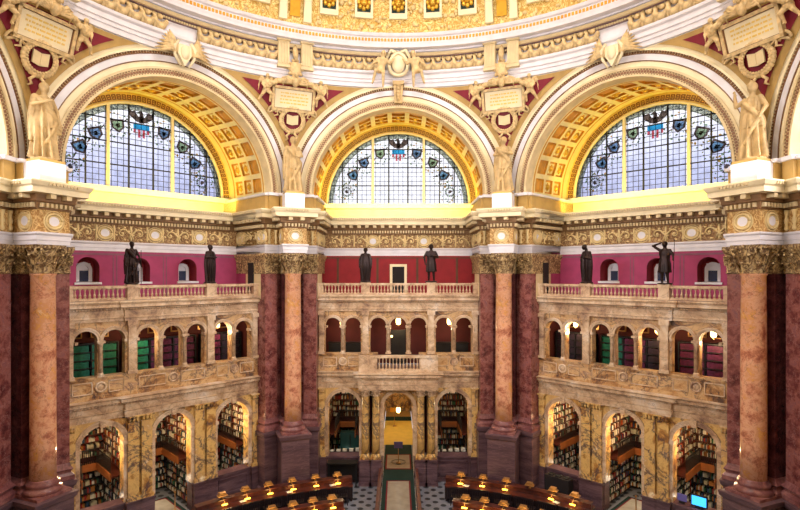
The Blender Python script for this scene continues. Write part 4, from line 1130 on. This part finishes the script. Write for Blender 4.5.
# ------------------------------------------------------------------ alcoves behind the ground arches
def fill_books(mb, x0, x1, z0, z1, rows, y, rng, wmin=.045, wmax=.085, skip=.0):
    dz = (z1-z0)/rows
    for k in range(rows):
        x = x0+.03
        while x < x1-.1:
            w = rng.uniform(wmin, wmax); h = dz*rng.uniform(.45, .72)
            if rng.random() > .12: mb.box((x, y-rng.uniform(.0, .03), z0+k*dz+.03), (x+w*.93, y+.2, z0+k*dz+.03+h), rng.choice(PAL))
            x += w
PAL = [0, 1, 1, 2, 3, 4, 5, 6, 6, 7]
def case_frame(mb, x0, x1, z0, z1, rows, y):
    mb.box((x0, y+.2, z0), (x1, y+.26, z1)); mb.box((x0, y-.06, z0), (x0+.04, y+.25, z1)); mb.box((x1-.04, y-.06, z0), (x1, y+.25, z1)); mb.box(((x0+x1)/2-.03, y-.07, z0), ((x0+x1)/2+.03, y+.25, z1))
    for k in range(rows+1): z = z0+(z1-z0)*k/rows; mb.box((x0, y-.05, z-.015), (x1, y+.25, z+.03))
POS = {-3.16: 'near', 0: 'middle', 3.16: 'far'}
indiv = 0
lights = []
def alcove(az, side, x, where, individual):
    global indiv
    rot = rz(az); rng = random.Random(int(az*3+x*10))
    hw = 1.42; dB = 19.6
    place = f'in {where} ground alcove, {side} bay'
    wl = MB()
    wl.box((x-hw-.14, DS+.5, 0), (x-hw, dB+.3, 6.2)); wl.box((x+hw, DS+.5, 0), (x+hw+.14, dB+.3, 6.2)); wl.box((x-hw, dB+.28, 0), (x+hw, dB+.4, 6.2))
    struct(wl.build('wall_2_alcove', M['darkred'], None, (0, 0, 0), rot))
    def mk(tag_, M4obj, x0, x1, z0, z1, rows, lab):
        c = thing('bookcase', lab, 'bookcase', M4obj[0], M4obj[1])
        f = MB(); case_frame(f, x0, x1, z0, z1, rows, 0); f.build('shelving', M['iron'] if z0 < 2 else M['wood'], c)
        return c
    # back cases (lower, upper) and side cases
    specs = []
    for lev, (z0, z1) in (('lower', (.1, 2.3)), ('upper', (2.65, 5.6))):
        rows = 6 if lev == 'lower' else 8
        specs.append((lev, 'back', W(az, x, dB), rot, -hw, hw, z0, z1, rows))
        for s_, sn in ((-1, 'left'), (1, 'right')):
            ang = rot[2]+(PI/2 if s_ < 0 else -PI/2)
            p = W(az, x+s_*(hw-.28), 17.9)
            specs.append((lev, sn, p, (0, 0, ang), -1.45, 1.45, z0, z1, rows))
    for lev, wall, p, r, x0, x1, z0, z1, rows in specs:
        mk('', (p, r), x0, x1, z0, z1, rows, f'{lev} bookcase on the {wall} wall {place}')
        if individual and wall == 'back' and indiv < 300:
            dz = (z1-z0)/rows; cnt = 0
            for k in range(rows):
                xx = x0+.05
                while xx < x1-.12:
                    w = rng.uniform(.07, .12); h = dz*rng.uniform(.45, .72)
                    if rng.random() > .1 and not (abs(xx+w/2) < .03+w/2):
                        ci = rng.choice(PAL)
                        key = (ci,)
                        if key not in BKM: BKM[key] = MB().box((0, -.02, 0), (1, .2, 1)).mesh('book', BOOK[ci])
                        if indiv < 300:
                            pp_ = Matrix.Translation(p) @ Euler(r).to_matrix().to_4x4() @ Vector((xx, 0, z0+k*dz+.03))
                            o = link(BKM[key], 'book', None, pp_, r, (w*.93, 1, h)); indiv += 1
                            tag(o, f'{BN[ci]} bound book on {lev} back shelves {place}', 'book', f'{BN[ci]} books on {lev} back shelves {place}')
                    xx += w
        else:
            mb = MB(); fill_books(mb, x0, x1, z0, z1, rows, 0, rng)
            o = mb.build('shelved_books', BOOK, None, p, r); tag(o, f'mixed books on {lev} shelves, {wall} wall, {place}', 'books', kind='stuff')
    # balcony round three sides
    b = thing('alcove_balcony', f'orange wooden balcony with black railing {place}', 'balcony', (0, 0, 0), rot)
    yb = dB-.95; sx = hw-.28-.55
    q = MB(); q.box((x-hw, yb, 2.38), (x+hw, dB-.1, 2.46)); q.box((x-hw, 16.5, 2.38), (x-sx, yb, 2.46)); q.box((x+sx, 16.5, 2.38), (x+hw, yb, 2.46)); q.build('deck', M['wood'], b)
    q = MB(); q.box((x-sx, yb-.05, 2.25), (x+sx, yb, 2.62)); q.box((x-sx-.03, 16.45, 2.25), (x-sx+.03, yb, 2.62)); q.box((x+sx-.03, 16.45, 2.25), (x+sx+.03, yb, 2.62)); q.build('fascia', M['balcony'], b)
    q = MB()
    for k in range(14): xx = x-sx+k*2*sx/13; q.box((xx-.012, yb-.03, 2.6), (xx+.012, yb-.01, 3.3))
    for k in range(16):
        yy = 16.5+k*(yb-16.5)/15
        for s_ in (-1, 1): q.box((x+s_*sx-.012, yy-.01, 2.6), (x+s_*sx+.012, yy+.01, 3.3))
    q.box((x-sx, yb-.05, 3.28), (x+sx, yb, 3.33))
    for s_ in (-1, 1): q.box((x+s_*sx-.025, 16.5, 3.28), (x+s_*sx+.025, yb, 3.33))
    q.build('railing', M['iron'], b)
    # green or light desk tops in the lower level
    kf = .3 if az == 0 else 1.0
    lights.append((W(az, x, 17.0, 5.6), 110*kf)); lights.append((W(az, x, 16.4, 3.8), 100*kf)); lights.append((W(az, x, 17.8, .9), 16*kf, (1, .85, .65)))
BKM = {}
order = [(-45, 'left', -3.16), (45, 'right', 3.16), (-45, 'left', 0), (45, 'right', 0), (-45, 'left', 3.16), (45, 'right', -3.16), (0, 'centre', -3.16), (0, 'centre', 3.16)]
for az, side, x in order:
    if az == 0: where = 'left' if x < 0 else 'right'
    else: where = 'middle' if x == 0 else ('near' if (x < 0) == (az < 0) else 'far')
    # share the 300 single books between the two nearest alcoves
    if az == 45 and x > 0: ind2 = indiv
    alcove(az, side, x, where, (az, x) in ((-45, -3.16), (45, 3.16)))

# hall beyond the central doorway
h = MB(); h.box((-1.5, DS+.5, 0), (-1.1, 32, 6.2)); h.box((1.1, DS+.5, 0), (1.5, 32, 6.2)); struct(h.build('wall_3_hall', M['siena3']))
h = MB(); h.box((-1.5, 31, 0), (1.5, 31.2, 6.2)); struct(h.build('wall_4_hall', M['siena3']))
h = MB(); h.box((-1.5, DS+.5, 5.3), (1.5, 31, 5.4)); struct(h.build('ceiling_hall', M['gold']))
o = MB().box((-1.08, 22.0, 0), (1.08, 28, .02)).build('hall_carpet', M['yellowwall']); tag(o, 'plain yellow floor covering of the hall beyond the central doorway', 'floor covering')
o = MB().box((-1.08, 29.2, 0), (1.08, 31, .02)).build('hall_rug', M['ochre']); tag(o, 'tan rug at the far wall of the hall, behind the dark strip', 'rug')
o = MB().box((-1.08, 28.0, 0), (1.08, 29.2, .03)).build('dark_runner', M['greencarpet']); tag(o, 'dark green carpet strip at the far end of the hall', 'carpet')
lights.append((Vector((0, 25, 4.6)), 190, (1, .92, .7))); lights.append((Vector((0, 29.5, 3.6)), 16)); lights.append((Vector((0, 18.4, 4.3)), 60, (1, .9, .7)))

# pendant lanterns
def lantern(name, loc, drop, lab, s=1.0):
    t = thing(name, lab, 'lamp', loc)
    q = MB(); q.lathe([(.12*s, 0), (.16*s, .12*s), (.16*s, .34*s), (.1*s, .44*s)], (0, 0, 0), 8); q.build('lantern_glass', M['glow'], t)
    q = MB(); q.lathe([(.17*s, .42*s), (.1*s, .5*s), (.03*s, .6*s)], n=8); q.tube([(0, 0, .5*s), (0, 0, drop)], .015*s, 5); q.lathe([(.02*s, -.1*s), (.1*s, -.03*s), (.13*s, .01)], n=8); q.build('lantern_cap', M['brass'], t)
    return t
lantern('pendant_lantern', (0, DS+.2, 3.9), 1.2, 'glowing brass lantern hanging in the central doorway', .75)
lights.append((Vector((0, DS-.1, 3.6)), 16))
for i, (az, x, wh) in enumerate(((0, -3.35, 'left'), (0, 0, 'middle'), (0, 3.05, 'right'))):
    lantern('pendant_lantern', W(az, x, 16.6, 8.95), 1.4, f'bright pendant lamp behind {wh} arches, central upper arcade', .9); lights.append((W(az, x, 16.9, 8.7), 35))
for az, side, xs in ((-45, 'left', (-1.4, 2.7)), (45, 'right', (-2.9, 1.3, 3.7))):
    for k, x in enumerate(xs):
        lantern('pendant_lantern', W(az, x, 16.5, 9.1), 1.3, f'{("first", "second", "third")[k]} bright pendant lamp from left, {side} upper arcade', .8); lights.append((W(az, x, 16.4, 8.8), 45))
# wall sconces in the central gallery
for x, wh in ((-.35, 'left'), (1.55, 'right')):
    t = thing('wall_sconce', f'small amber wall light, {wh} of the pair in the central gallery', 'lamp', (x*1.2, 17.95, 8.1))
    MB().ball((0, -.1, 0), .07).build('bulb', M['glow'], t); MB().box((-.05, -.06, -.15), (.05, .04, .02)).build('bracket', M['brass'], t)

# book cases of bound volumes in the upper side galleries
def gallery_case(az, side, x, mi, wh):
    rot = rz(az)
    c = thing('volume_case', f'shelf case of {wh} volumes behind {ORD[sorted(UP).index(x)]} upper arch from left, {side} bay', 'bookcase', W(az, x, 17.1, 6.4), rot)
    q = MB(); q.box((-.56, .2, 0), (.56, .26, 2.3)); q.box((-.6, -.06, 0), (-.55, .25, 2.3)); q.box((.55, -.06, 0), (.6, .25, 2.3))
    for k in range(7): q.box((-.58, -.05, k*.38), (.58, .25, k*.38+.05))
    q.build('shelving', M['iron'], c)
    rng = random.Random(int(x*10+az)); v = MB()
    for k in range(6):
        xx = -.53
        while xx < .48:
            w = rng.uniform(.05, .07)
            if rng.random() > -1: v.box((xx, 0, k*.38+.05), (xx+w*.96, .2, k*.38+.05+rng.uniform(.27, .3)))
            xx += w
    o = v.build('bound_volumes', M[mi], None, W(az, x, 17.1, 6.4), rot); tag(o, f'{wh} bound volumes shelved behind {ORD[sorted(UP).index(x)]} upper arch from left, {side} bay', 'books', kind='stuff')
    p = MB()
    for (a, b, cc, d) in ((-.4, .4, 2.5, 2.56), (-.4, .4, 3.1, 3.16), (-.4, -.34, 2.5, 3.16), (.34, .4, 2.5, 3.16)): p.box((a, .78, cc), (b, .86, d))
    o = p.build('picture_frame', M['brass'], None, W(az, x, 17.1, 6.4), rot); tag(o, f'brass wall frame seen through {ORD[sorted(UP).index(x)]} upper arch from left, {side} bay', 'frame')
ORD = ['first', 'second', 'third', 'fourth', 'fifth', 'sixth', 'seventh']
for x, mi, wh in zip(sorted(UP), ('volgreen', 'volgreen', 'volgreen', 'volpurple', 'volpurple', 'volpurple', 'volblack'), ('green', 'green', 'green', 'purple', 'purple', 'purple', 'black')): gallery_case(-45, 'left', x, mi, wh)
for x, mi, wh in zip(sorted(UP), ('volblack', 'volblack', 'volgreen', 'volpurple', 'volblack', 'volpurple', 'volpurple'), ('black', 'black', 'green', 'purple', 'black', 'purple', 'purple')): gallery_case(45, 'right', x, mi, wh)
q = MB(); q.box((-.45, 17.85, 6.4), (.45, 17.98, 8.5)); struct(q.build('door_3', M['iron']))
for x, wh in ((-3.2, 'left'), (3.2, 'right')):
    q = MB(); q.box((x-1.0, 16.9, 6.4), (x+1.0, 17.4, 7.75)); q.box((x-1.05, 16.85, 7.75), (x+1.05, 17.45, 7.82)); o = q.build('display_case', M['iron']); tag(o, f'low black cabinet behind the {wh} pair of central upper arches', 'cabinet')

# ------------------------------------------------------------------ reading desks, lamps, chairs
def ringpt(r, az, z=0): a = math.radians(az); return Vector((r*math.sin(a), r*math.cos(a), z))
def desk(r, a0, a1, label):
    t = thing('reading_desk', label, 'desk')
    def arc(r0, r1, z0, z1, n=28, e0=0, e1=0):
        mb = MB(); pts = [ringpt(r0, a0+e0+(a1-a0-e0-e1)*i/n) for i in range(n+1)]+[ringpt(r1, a1-e1-(a1-a0-e0-e1)*i/n) for i in range(n+1)]
        # split into quads
        k = n+1
        for i in range(n):
            p = [pts[i], pts[i+1], pts[2*k-2-i], pts[2*k-1-i]]
            mb.hprism([(q.x, q.y) for q in p], z0, z1)
        return mb
    arc(r-.56, r+.5, .74, .8).build('desk_top', M['wood'], t)
    arc(r-.04, r+.04, .8, 1.08).build('divider', M['wood'], t)
    arc(r-.2, r+.2, 1.06, 1.1).build('divider_shelf', M['wood'], t)
    arc(r-.5, r-.44, .1, .74).build('modesty_panel', M['chair'], t)
    for e in (a0+.4, (a0+a1)/2, a1-.4):
        q = MB(); q.box((-.05, -.55, 0), (.05, .55, .74)); q.build('trestle', M['chair'], t, ringpt(r, e), rz(e))
LAMP = None
def desk_lamp(r, az, lab, on=True):
    t = thing('desk_lamp', lab, 'lamp', ringpt(r, az, 1.1), rz(az))
    sh = MB(); sh.prism([(-.2, .16), (.2, .16), (.13, .27), (-.13, .27)], -.12, .08); sh.prism([(-.23, .135), (.23, .135), (.23, .165), (-.23, .165)], -.16, .12); sh.box((-.15, -.14, .27), (.15, .1, .29)); sh.build('lamp_shade', M['brass'], t)
    b = MB(); b.lathe([(.07, 0), (.06, .03), (.02, .05), (.02, .16)], n=8); b.build('lamp_base', M['brass'], t)
    if on: MB().box((-.13, -.42, -.19), (.13, -.34, -.15)).build('bulb', M['deskglow'], t); MB().tube([(0, 0, .05), (0, -.2, .04), (0, -.34, -.08)], .015, 5).build('arm', M['brass'], t); lights.append((ringpt(r-.4, az, 1.0), 9, (1, .68, .22)))  # glowing bar sized to imitate the spot of light on the desk
def chair(r, az, lab, flip=False):
    t = thing('reading_chair', lab, 'chair', ringpt(r, az), (0, 0, rz(az)[2]+(PI if flip else 0)))
    MB().box((-.22, -.22, .42), (.22, .22, .47)).build('seat', M['chair'], t)
    b = MB()
    for k in range(5): b.box((-.19+k*.09, -.22, .5), (-.16+k*.09, -.19, .9))
    b.box((-.23, -.24, .86), (.23, -.18, .98)); b.build('backrest', M['chair'], t)
    for sx in (-1, 1):
        for sy in (-1, 1): MB().box((sx*.19-.02, sy*.19-.02, 0), (sx*.19+.02, sy*.19+.02, .42 if sy > 0 else .9)).build('leg', M['chair'], t)
def setup(r, a0, a1, azs, name, off=()):
    desk(r, a0, a1, f'curved mahogany reading desk, {name}')
    n = len(azs)
    for i, az in enumerate(azs):
        desk_lamp(r, az, f'{ORDI[i]} brass desk lamp from left, {name}', i not in off)
        for s_, w in ((-1, 'inner'),):
            for k, dz in (('a', -1.05), ('b', 1.0)):
                az2 = az+dz*(13.6/r)
                if az2 < a0+.5 or az2 > a1-.5: continue
                chair(r+s_*.8, az2, f'dark chair just {"left" if k == "a" else "right"} of {ORDI[i]} lamp, {name}')
ORDI = ['first', 'second', 'third', 'fourth', 'fifth', 'sixth', 'seventh', 'eighth']
setup(13.7, -44, -10.5, [-38.6, -33.8, -28.9, -23.8, -18.7, -13.8], 'outer desk left of aisle')
setup(13.7, 10.7, 42, [14.2, 19.1, 24.2, 29.2, 34.2, 38.7], 'outer desk right of aisle', (3,))
setup(10.9, -38, -14, [-32, -26.8, -21.8, -17.0], 'inner desk left of aisle')
setup(10.9, 14, 44, [17.2, 22.0, 26.8, 31.6, 36.4], 'inner desk right of aisle')
# papers left on the desks
rp = random.Random(12)
for i, (r, az) in enumerate(((13.45, -34.6), (13.4, -24.6), (13.5, -14.9), (13.45, 15.4), (13.4, 35.2), (10.6, 19.4))):
    o = MB().box((-.15, -.11, 0), (.15, .11, .012)).build('paper_sheet', M['paper'], None, ringpt(r, az, .8), (0, 0, -math.radians(az)+rp.uniform(-.4, .4)))
    tag(o, 'paper sheet on ' + ('outer' if r > 12 else 'inner') + ' desk ' + ['between the first two lamps on the left', 'between the third and fourth lamps on the left', 'near its aisle end on the left', 'near its aisle end on the right', 'near the last lamp on the right', 'on the right'][i], 'paper')

# ------------------------------------------------------------------ aisle ramp, carpets, signs, furniture
for s_, nm in ((-1, 'left'), (1, 'right')):
    t = thing('ramp_wall', f'low mahogany side wall on the {nm} of the central aisle', 'partition')
    MB().prism([(0, 0), (0, .0)], 0, 0) if False else None
    q = MB(); q.box((min(s_*.95, s_*1.05), 9.2, 0), (max(s_*.95, s_*1.05), 15.0, .95)); q.build('panel', M['wood'], t)
    q = MB(); q.box((s_*1.0-.09, 9.2, .95), (s_*1.0+.09, 15.0, 1.03)); q.build('handrail', M['brass'] if False else M['wood'], t)
o = MB().box((-.9, 8.5, 0), (.9, 22.0, .02)).build('aisle_carpet', M['greencarpet']); tag(o, 'dark green carpet running down the central aisle to the doorway', 'carpet')
q = MB(); q.box((-.68, 8.6, .02), (.68, 15.6, .03)); q.box((-.8, 17.4, .02), (.8, 20.0, .03)); o = q.build('carpet_border', M['redborder'], o)
q = MB(); q.box((-.6, 8.6, .03), (.6, 15.5, .036)); q.box((-.72, 17.5, .03), (.72, 19.9, .036)); q.build('carpet_panel', M['creamcarpet'], o.parent)
# round emblem woven in the carpet
q = MB(); q.ring(.36, .5, 0, .006, 0, 32, 0, 0, 2*PI); q.ring(.0, .12, 0, .006, 0, 16, 1, 0, 2*PI)
q.build('woven_emblem', [M['iron'], M['gold']], o.parent, (0, 18.6, .036), (-PI/2, 0, 0), )
def stand(loc, h, w, hh, lab, m, rot=(0, 0, 0)):
    t = thing('sign_stand', lab, 'sign', loc, rot)
    q = MB(); q.lathe([(.16, 0), (.15, .03), (.02, .05)], n=16); q.tube([(0, 0, .03), (0, 0, h)], .02, 6); q.build('post', M['brass'], t)
    MB().box((-w/2, -.03, h), (w/2, .0, h+hh)).build('sign_panel', m, t); return t
stand((0, 18.4, .036), .95, .55, .4, 'blue-violet notice on a brass stand in front of the central doorway', M['signblue'])
stand((-.3, 26.5, .02), 1.1, .7, .35, 'yellow notice on a tall stand inside the hall beyond the doorway', M['gold'])
# furniture along the walls
t = thing('side_table', 'black table below the left arch of the central bay', 'table', W(0, -3.16, 15.05), rz(0))
MB().box((-.85, -.3, 1.26), (.85, .3, 1.34)).build('table_top', M['iron'], t)
for sx in (-1, 1):
    for sy in (-1, 1): MB().box((sx*.78-.04, sy*.24-.04, 0), (sx*.78+.04, sy*.24+.04, 1.26)).build('leg', M['iron'], t)
MB().box((-.78, .18, .2), (.78, .22, 1.2)).build('back_panel', M['iron'], t)
t = thing('bin_unit', 'black three-lid recycling unit by the right bay plinth', 'bin', W(45, -3.1, 15.0), rz(45))
MB().box((-.68, -.26, 0), (.68, .26, 1.36)).build('body', M['dark'], t)
for x in (-.43, 0, .43): MB().lathe([(.17, 1.36), (.17, 1.42), (.11, 1.43), (.1, 1.38)], (x, 0, 0), 14).build('lid', M['iron'], t)
t = thing('computer_monitor', 'computer monitor with a bright blue screen on the sill of the near right alcove', 'computer', W(45, 3.3, 15.8, 1.47), rz(45))
MB().box((-.16, -.1, 0), (.16, .12, .04)).build('foot', M['iron'], t)
MB().box((-.34, -.02, .05), (.34, .06, .56)).build('casing', M['iron'], t); MB().box((-.03, .0, .03), (.03, .05, .1)).build('neck', M['iron'], t)
MB().box((-.29, -.035, .1), (.29, -.02, .51)).build('screen', M['screen'], t)
t = thing('notice_card', 'small blue-violet notice card on the alcove sill left of the monitor', 'sign', W(45, 2.6, 15.8, 1.47), rz(45))
MB().box((-.2, -.02, .1), (.2, .02, .42)).build('panel', M['signblue'], t); MB().box((-.12, -.06, 0), (.12, .06, .1)).build('foot', M['iron'], t)
for az, lb in ((-45, 'left'), (45, 'right')):
    t = thing('rope_post', f'brass rope post in the middle doorway of the {lb} bay', 'post', W(az, .35, 16.3)); MB().lathe([(.15, 0), (.14, .04), (.03, .06), (.03, .9), (.06, .93), (.04, 1.0)], n=12).build('post', M['brass'], t)
    o = MB().box((-.8, 14.4, 0), (.8, 18.3, .02)).build('entrance_carpet', M['greencarpet'], None, (0, 0, 0), rz(az)); tag(o, f'dark green carpet through the middle doorway of the {lb} bay', 'carpet')
    MB().box((-.62, 15.2, .02), (.62, 18.2, .03)).build('carpet_border', M['redborder'], o); MB().box((-.55, 15.3, .03), (.55, 18.1, .036)).build('carpet_panel', M['creamcarpet'], o)
# alcove desks: teal cupboard and desk tops
t = thing('teal_cupboard', 'teal cupboard inside the left ground alcove of the central bay', 'cupboard', (-3.0, 18.2, 0)); MB().box((-.62, -.25, 0), (.62, .25, 2.1)).build('body', M['teal'], t); MB().box((-.02, -.27, .1), (.02, -.24, 2.0)).build('door_edge', M['iron'], t)
for x, nm in ((-3.16, 'left'), (3.16, 'right')):
    t = thing('alcove_desk', f'dark desk just inside the {nm} ground alcove of the central bay', 'desk', (x, 16.7, 0)); MB().box((-1.0, -.35, 1.3), (1.0, .35, 1.38)).build('desk_top', M['iron'], t); MB().box((-.95, -.3, 0), (.95, .3, 1.3)).build('body', M['iron'], t)
    rq = random.Random(int(x)); 
    for k in range(5):
        xx = -.8+k*.38; o = MB().box((-.12, -.1, 0), (.12, .1, .05+.03*k)).build('paper_stack', M['paper'], None, (x+xx, 16.7, 1.38), (0, 0, rq.uniform(-.3, .3))); tag(o, f'{ORDI[k]} white paper stack from the left on the desk in the {nm} central alcove', 'paper')

# ------------------------------------------------------------------ enclosing rear shell (behind the camera)
w = MB(); n = 24; vs = []
for z in (0, 26.5):
    for i in range(n+1):
        a = math.radians(112+136*i/n); vs.append((16.8*math.sin(a), 16.8*math.cos(a), z))
w.add(vs, [(i, i+1, n+2+i, n+1+i) for i in range(n)])
struct(w.build('wall_rear', M['buff']))
for az, nm in ((-90, 'west'), (90, 'east')):
    q = MB(); q.box((-6.2, 15.9, 0), (6.2, 16.2, 13.2)); q.box((-6.2, 15.6, 13.1), (6.2, 18.0, 15.4)); struct(q.build('wall_'+nm, M['siena'], None, (0, 0, 0), rz(az)))

# ------------------------------------------------------------------ lights
def area(name, loc, target, sx, sy, power, c, spread=None):
    l = bpy.data.lights.new(name, 'AREA'); l.shape = 'RECTANGLE'; l.size = sx; l.size_y = sy; l.energy = power; l.color = c
    if spread: l.spread = spread
    o = bpy.data.objects.new(name, l); col.objects.link(o); o.location = loc
    o.rotation_euler = (Vector(target)-Vector(loc)).to_track_quat('-Z', 'Y').to_euler(); return o
for p, e, *lc in lights:
    l = bpy.data.lights.new('lamp_light', 'POINT'); l.energy = e; l.shadow_soft_size = .12; l.color = lc[0] if lc else (1, .72, .38)
    o = bpy.data.objects.new('lamp_light', l); col.objects.link(o); o.location = p
# cove lamps hidden behind the cornices
for az in (-90, -45, 0, 45, 90):
    a = W(az, 0, 18.15, 15.7); b = W(az, 0, 19.9, 17.0)
    area('cove_light', a, b, 8.6, .25, 330, (1, .78, .08))
# daylight through the windows of the rear bays
for az in (180, 135, -135):
    area('rear_window_daylight', W(az, 0, 14.2 if az == 180 else 15.5, 18.6), (0, 12, 20), 5, 3, 330, (1, .93, .87), math.radians(95))
# lantern daylight from the top of the dome
area('dome_lantern_daylight', (0, 0, 38.5), (0, 0, 0), 5, 5, 3100, (1, .93, .86))
# daylight through the side windows, unseen fill lights added over the pier cornices
for s_ in (-1, 1): area('side_window_daylight', (s_*15.2, -1, 18.8), (-s_*6, 8, 12), 8, 4, 800, (.95, .95, 1), math.radians(120))
for az in (-67.5, -22.5, 22.5, 67.5):
    p = W(az, 0, 14.0, 15.75); area('cornice_fill_light', p, W(az, 0, 14.9, 23), .8, .2, 10, (1, .86, .62))
world = bpy.data.worlds.new('sky'); sc.world = world; world.use_nodes = True
bg = world.node_tree.nodes['Background']
nt = world.node_tree; tcw = node(nt, 'ShaderNodeTexCoord'); sx = node(nt, 'ShaderNodeSeparateXYZ'); nt.links.new(tcw.outputs['Generated'], sx.inputs[0])
rw = ramp(nt, [(.12, (.26, .29, .50, 1)), (.19, (.52, .55, .76, 1)), (.26, (.95, .95, 1, 1))]); nt.links.new(sx.outputs['Z'], rw.inputs['Fac']); 
ax = node(nt, 'ShaderNodeMath', operation='ABSOLUTE'); nt.links.new(sx.outputs['X'], ax.inputs[0])
rx = ramp(nt, [(.12, (1, 1, 1, 1)), (.3, (0, 0, 0, 1))]); nt.links.new(ax.outputs[0], rx.inputs['Fac'])
mw = node(nt, 'ShaderNodeMixRGB'); mw.inputs[2].default_value = (1, 1, 1, 1)
mw2 = node(nt, 'ShaderNodeMath', operation='MULTIPLY'); mw2.inputs[1].default_value = .75
nt.links.new(rx.outputs['Color'], mw2.inputs[0]); nt.links.new(mw2.outputs[0], mw.inputs[0]); nt.links.new(rw.outputs['Color'], mw.inputs[1]); nt.links.new(mw.outputs[0], bg.inputs['Color'])
bg.inputs['Strength'].default_value = 1.35

# ------------------------------------------------------------------ camera and view
cam = bpy.data.cameras.new('camera'); co = bpy.data.objects.new('camera', cam); col.objects.link(co)
co.location = CAM; co.rotation_euler = (PI/2, 0, 0)
cam.sensor_width = 36; cam.lens = 525.15/800*36; cam.shift_x = (400-398.35)/800; cam.shift_y = (273.5-255)/800*1.0
cam.clip_end = 200; sc.camera = co
sc.view_settings.view_transform = 'Standard'; sc.view_settings.look = 'None'; sc.view_settings.gamma = 1; sc.view_settings.use_curve_mapping = False
sc.view_settings.exposure = 0.22
sc.cycles.use_denoising = True
sc.cycles.max_bounces = 6; sc.cycles.diffuse_bounces = 2; sc.cycles.transparent_max_bounces = 12; sc.cycles.caustics_reflective = False; sc.cycles.caustics_refractive = False
sc.cycles.sample_clamp_indirect = 4
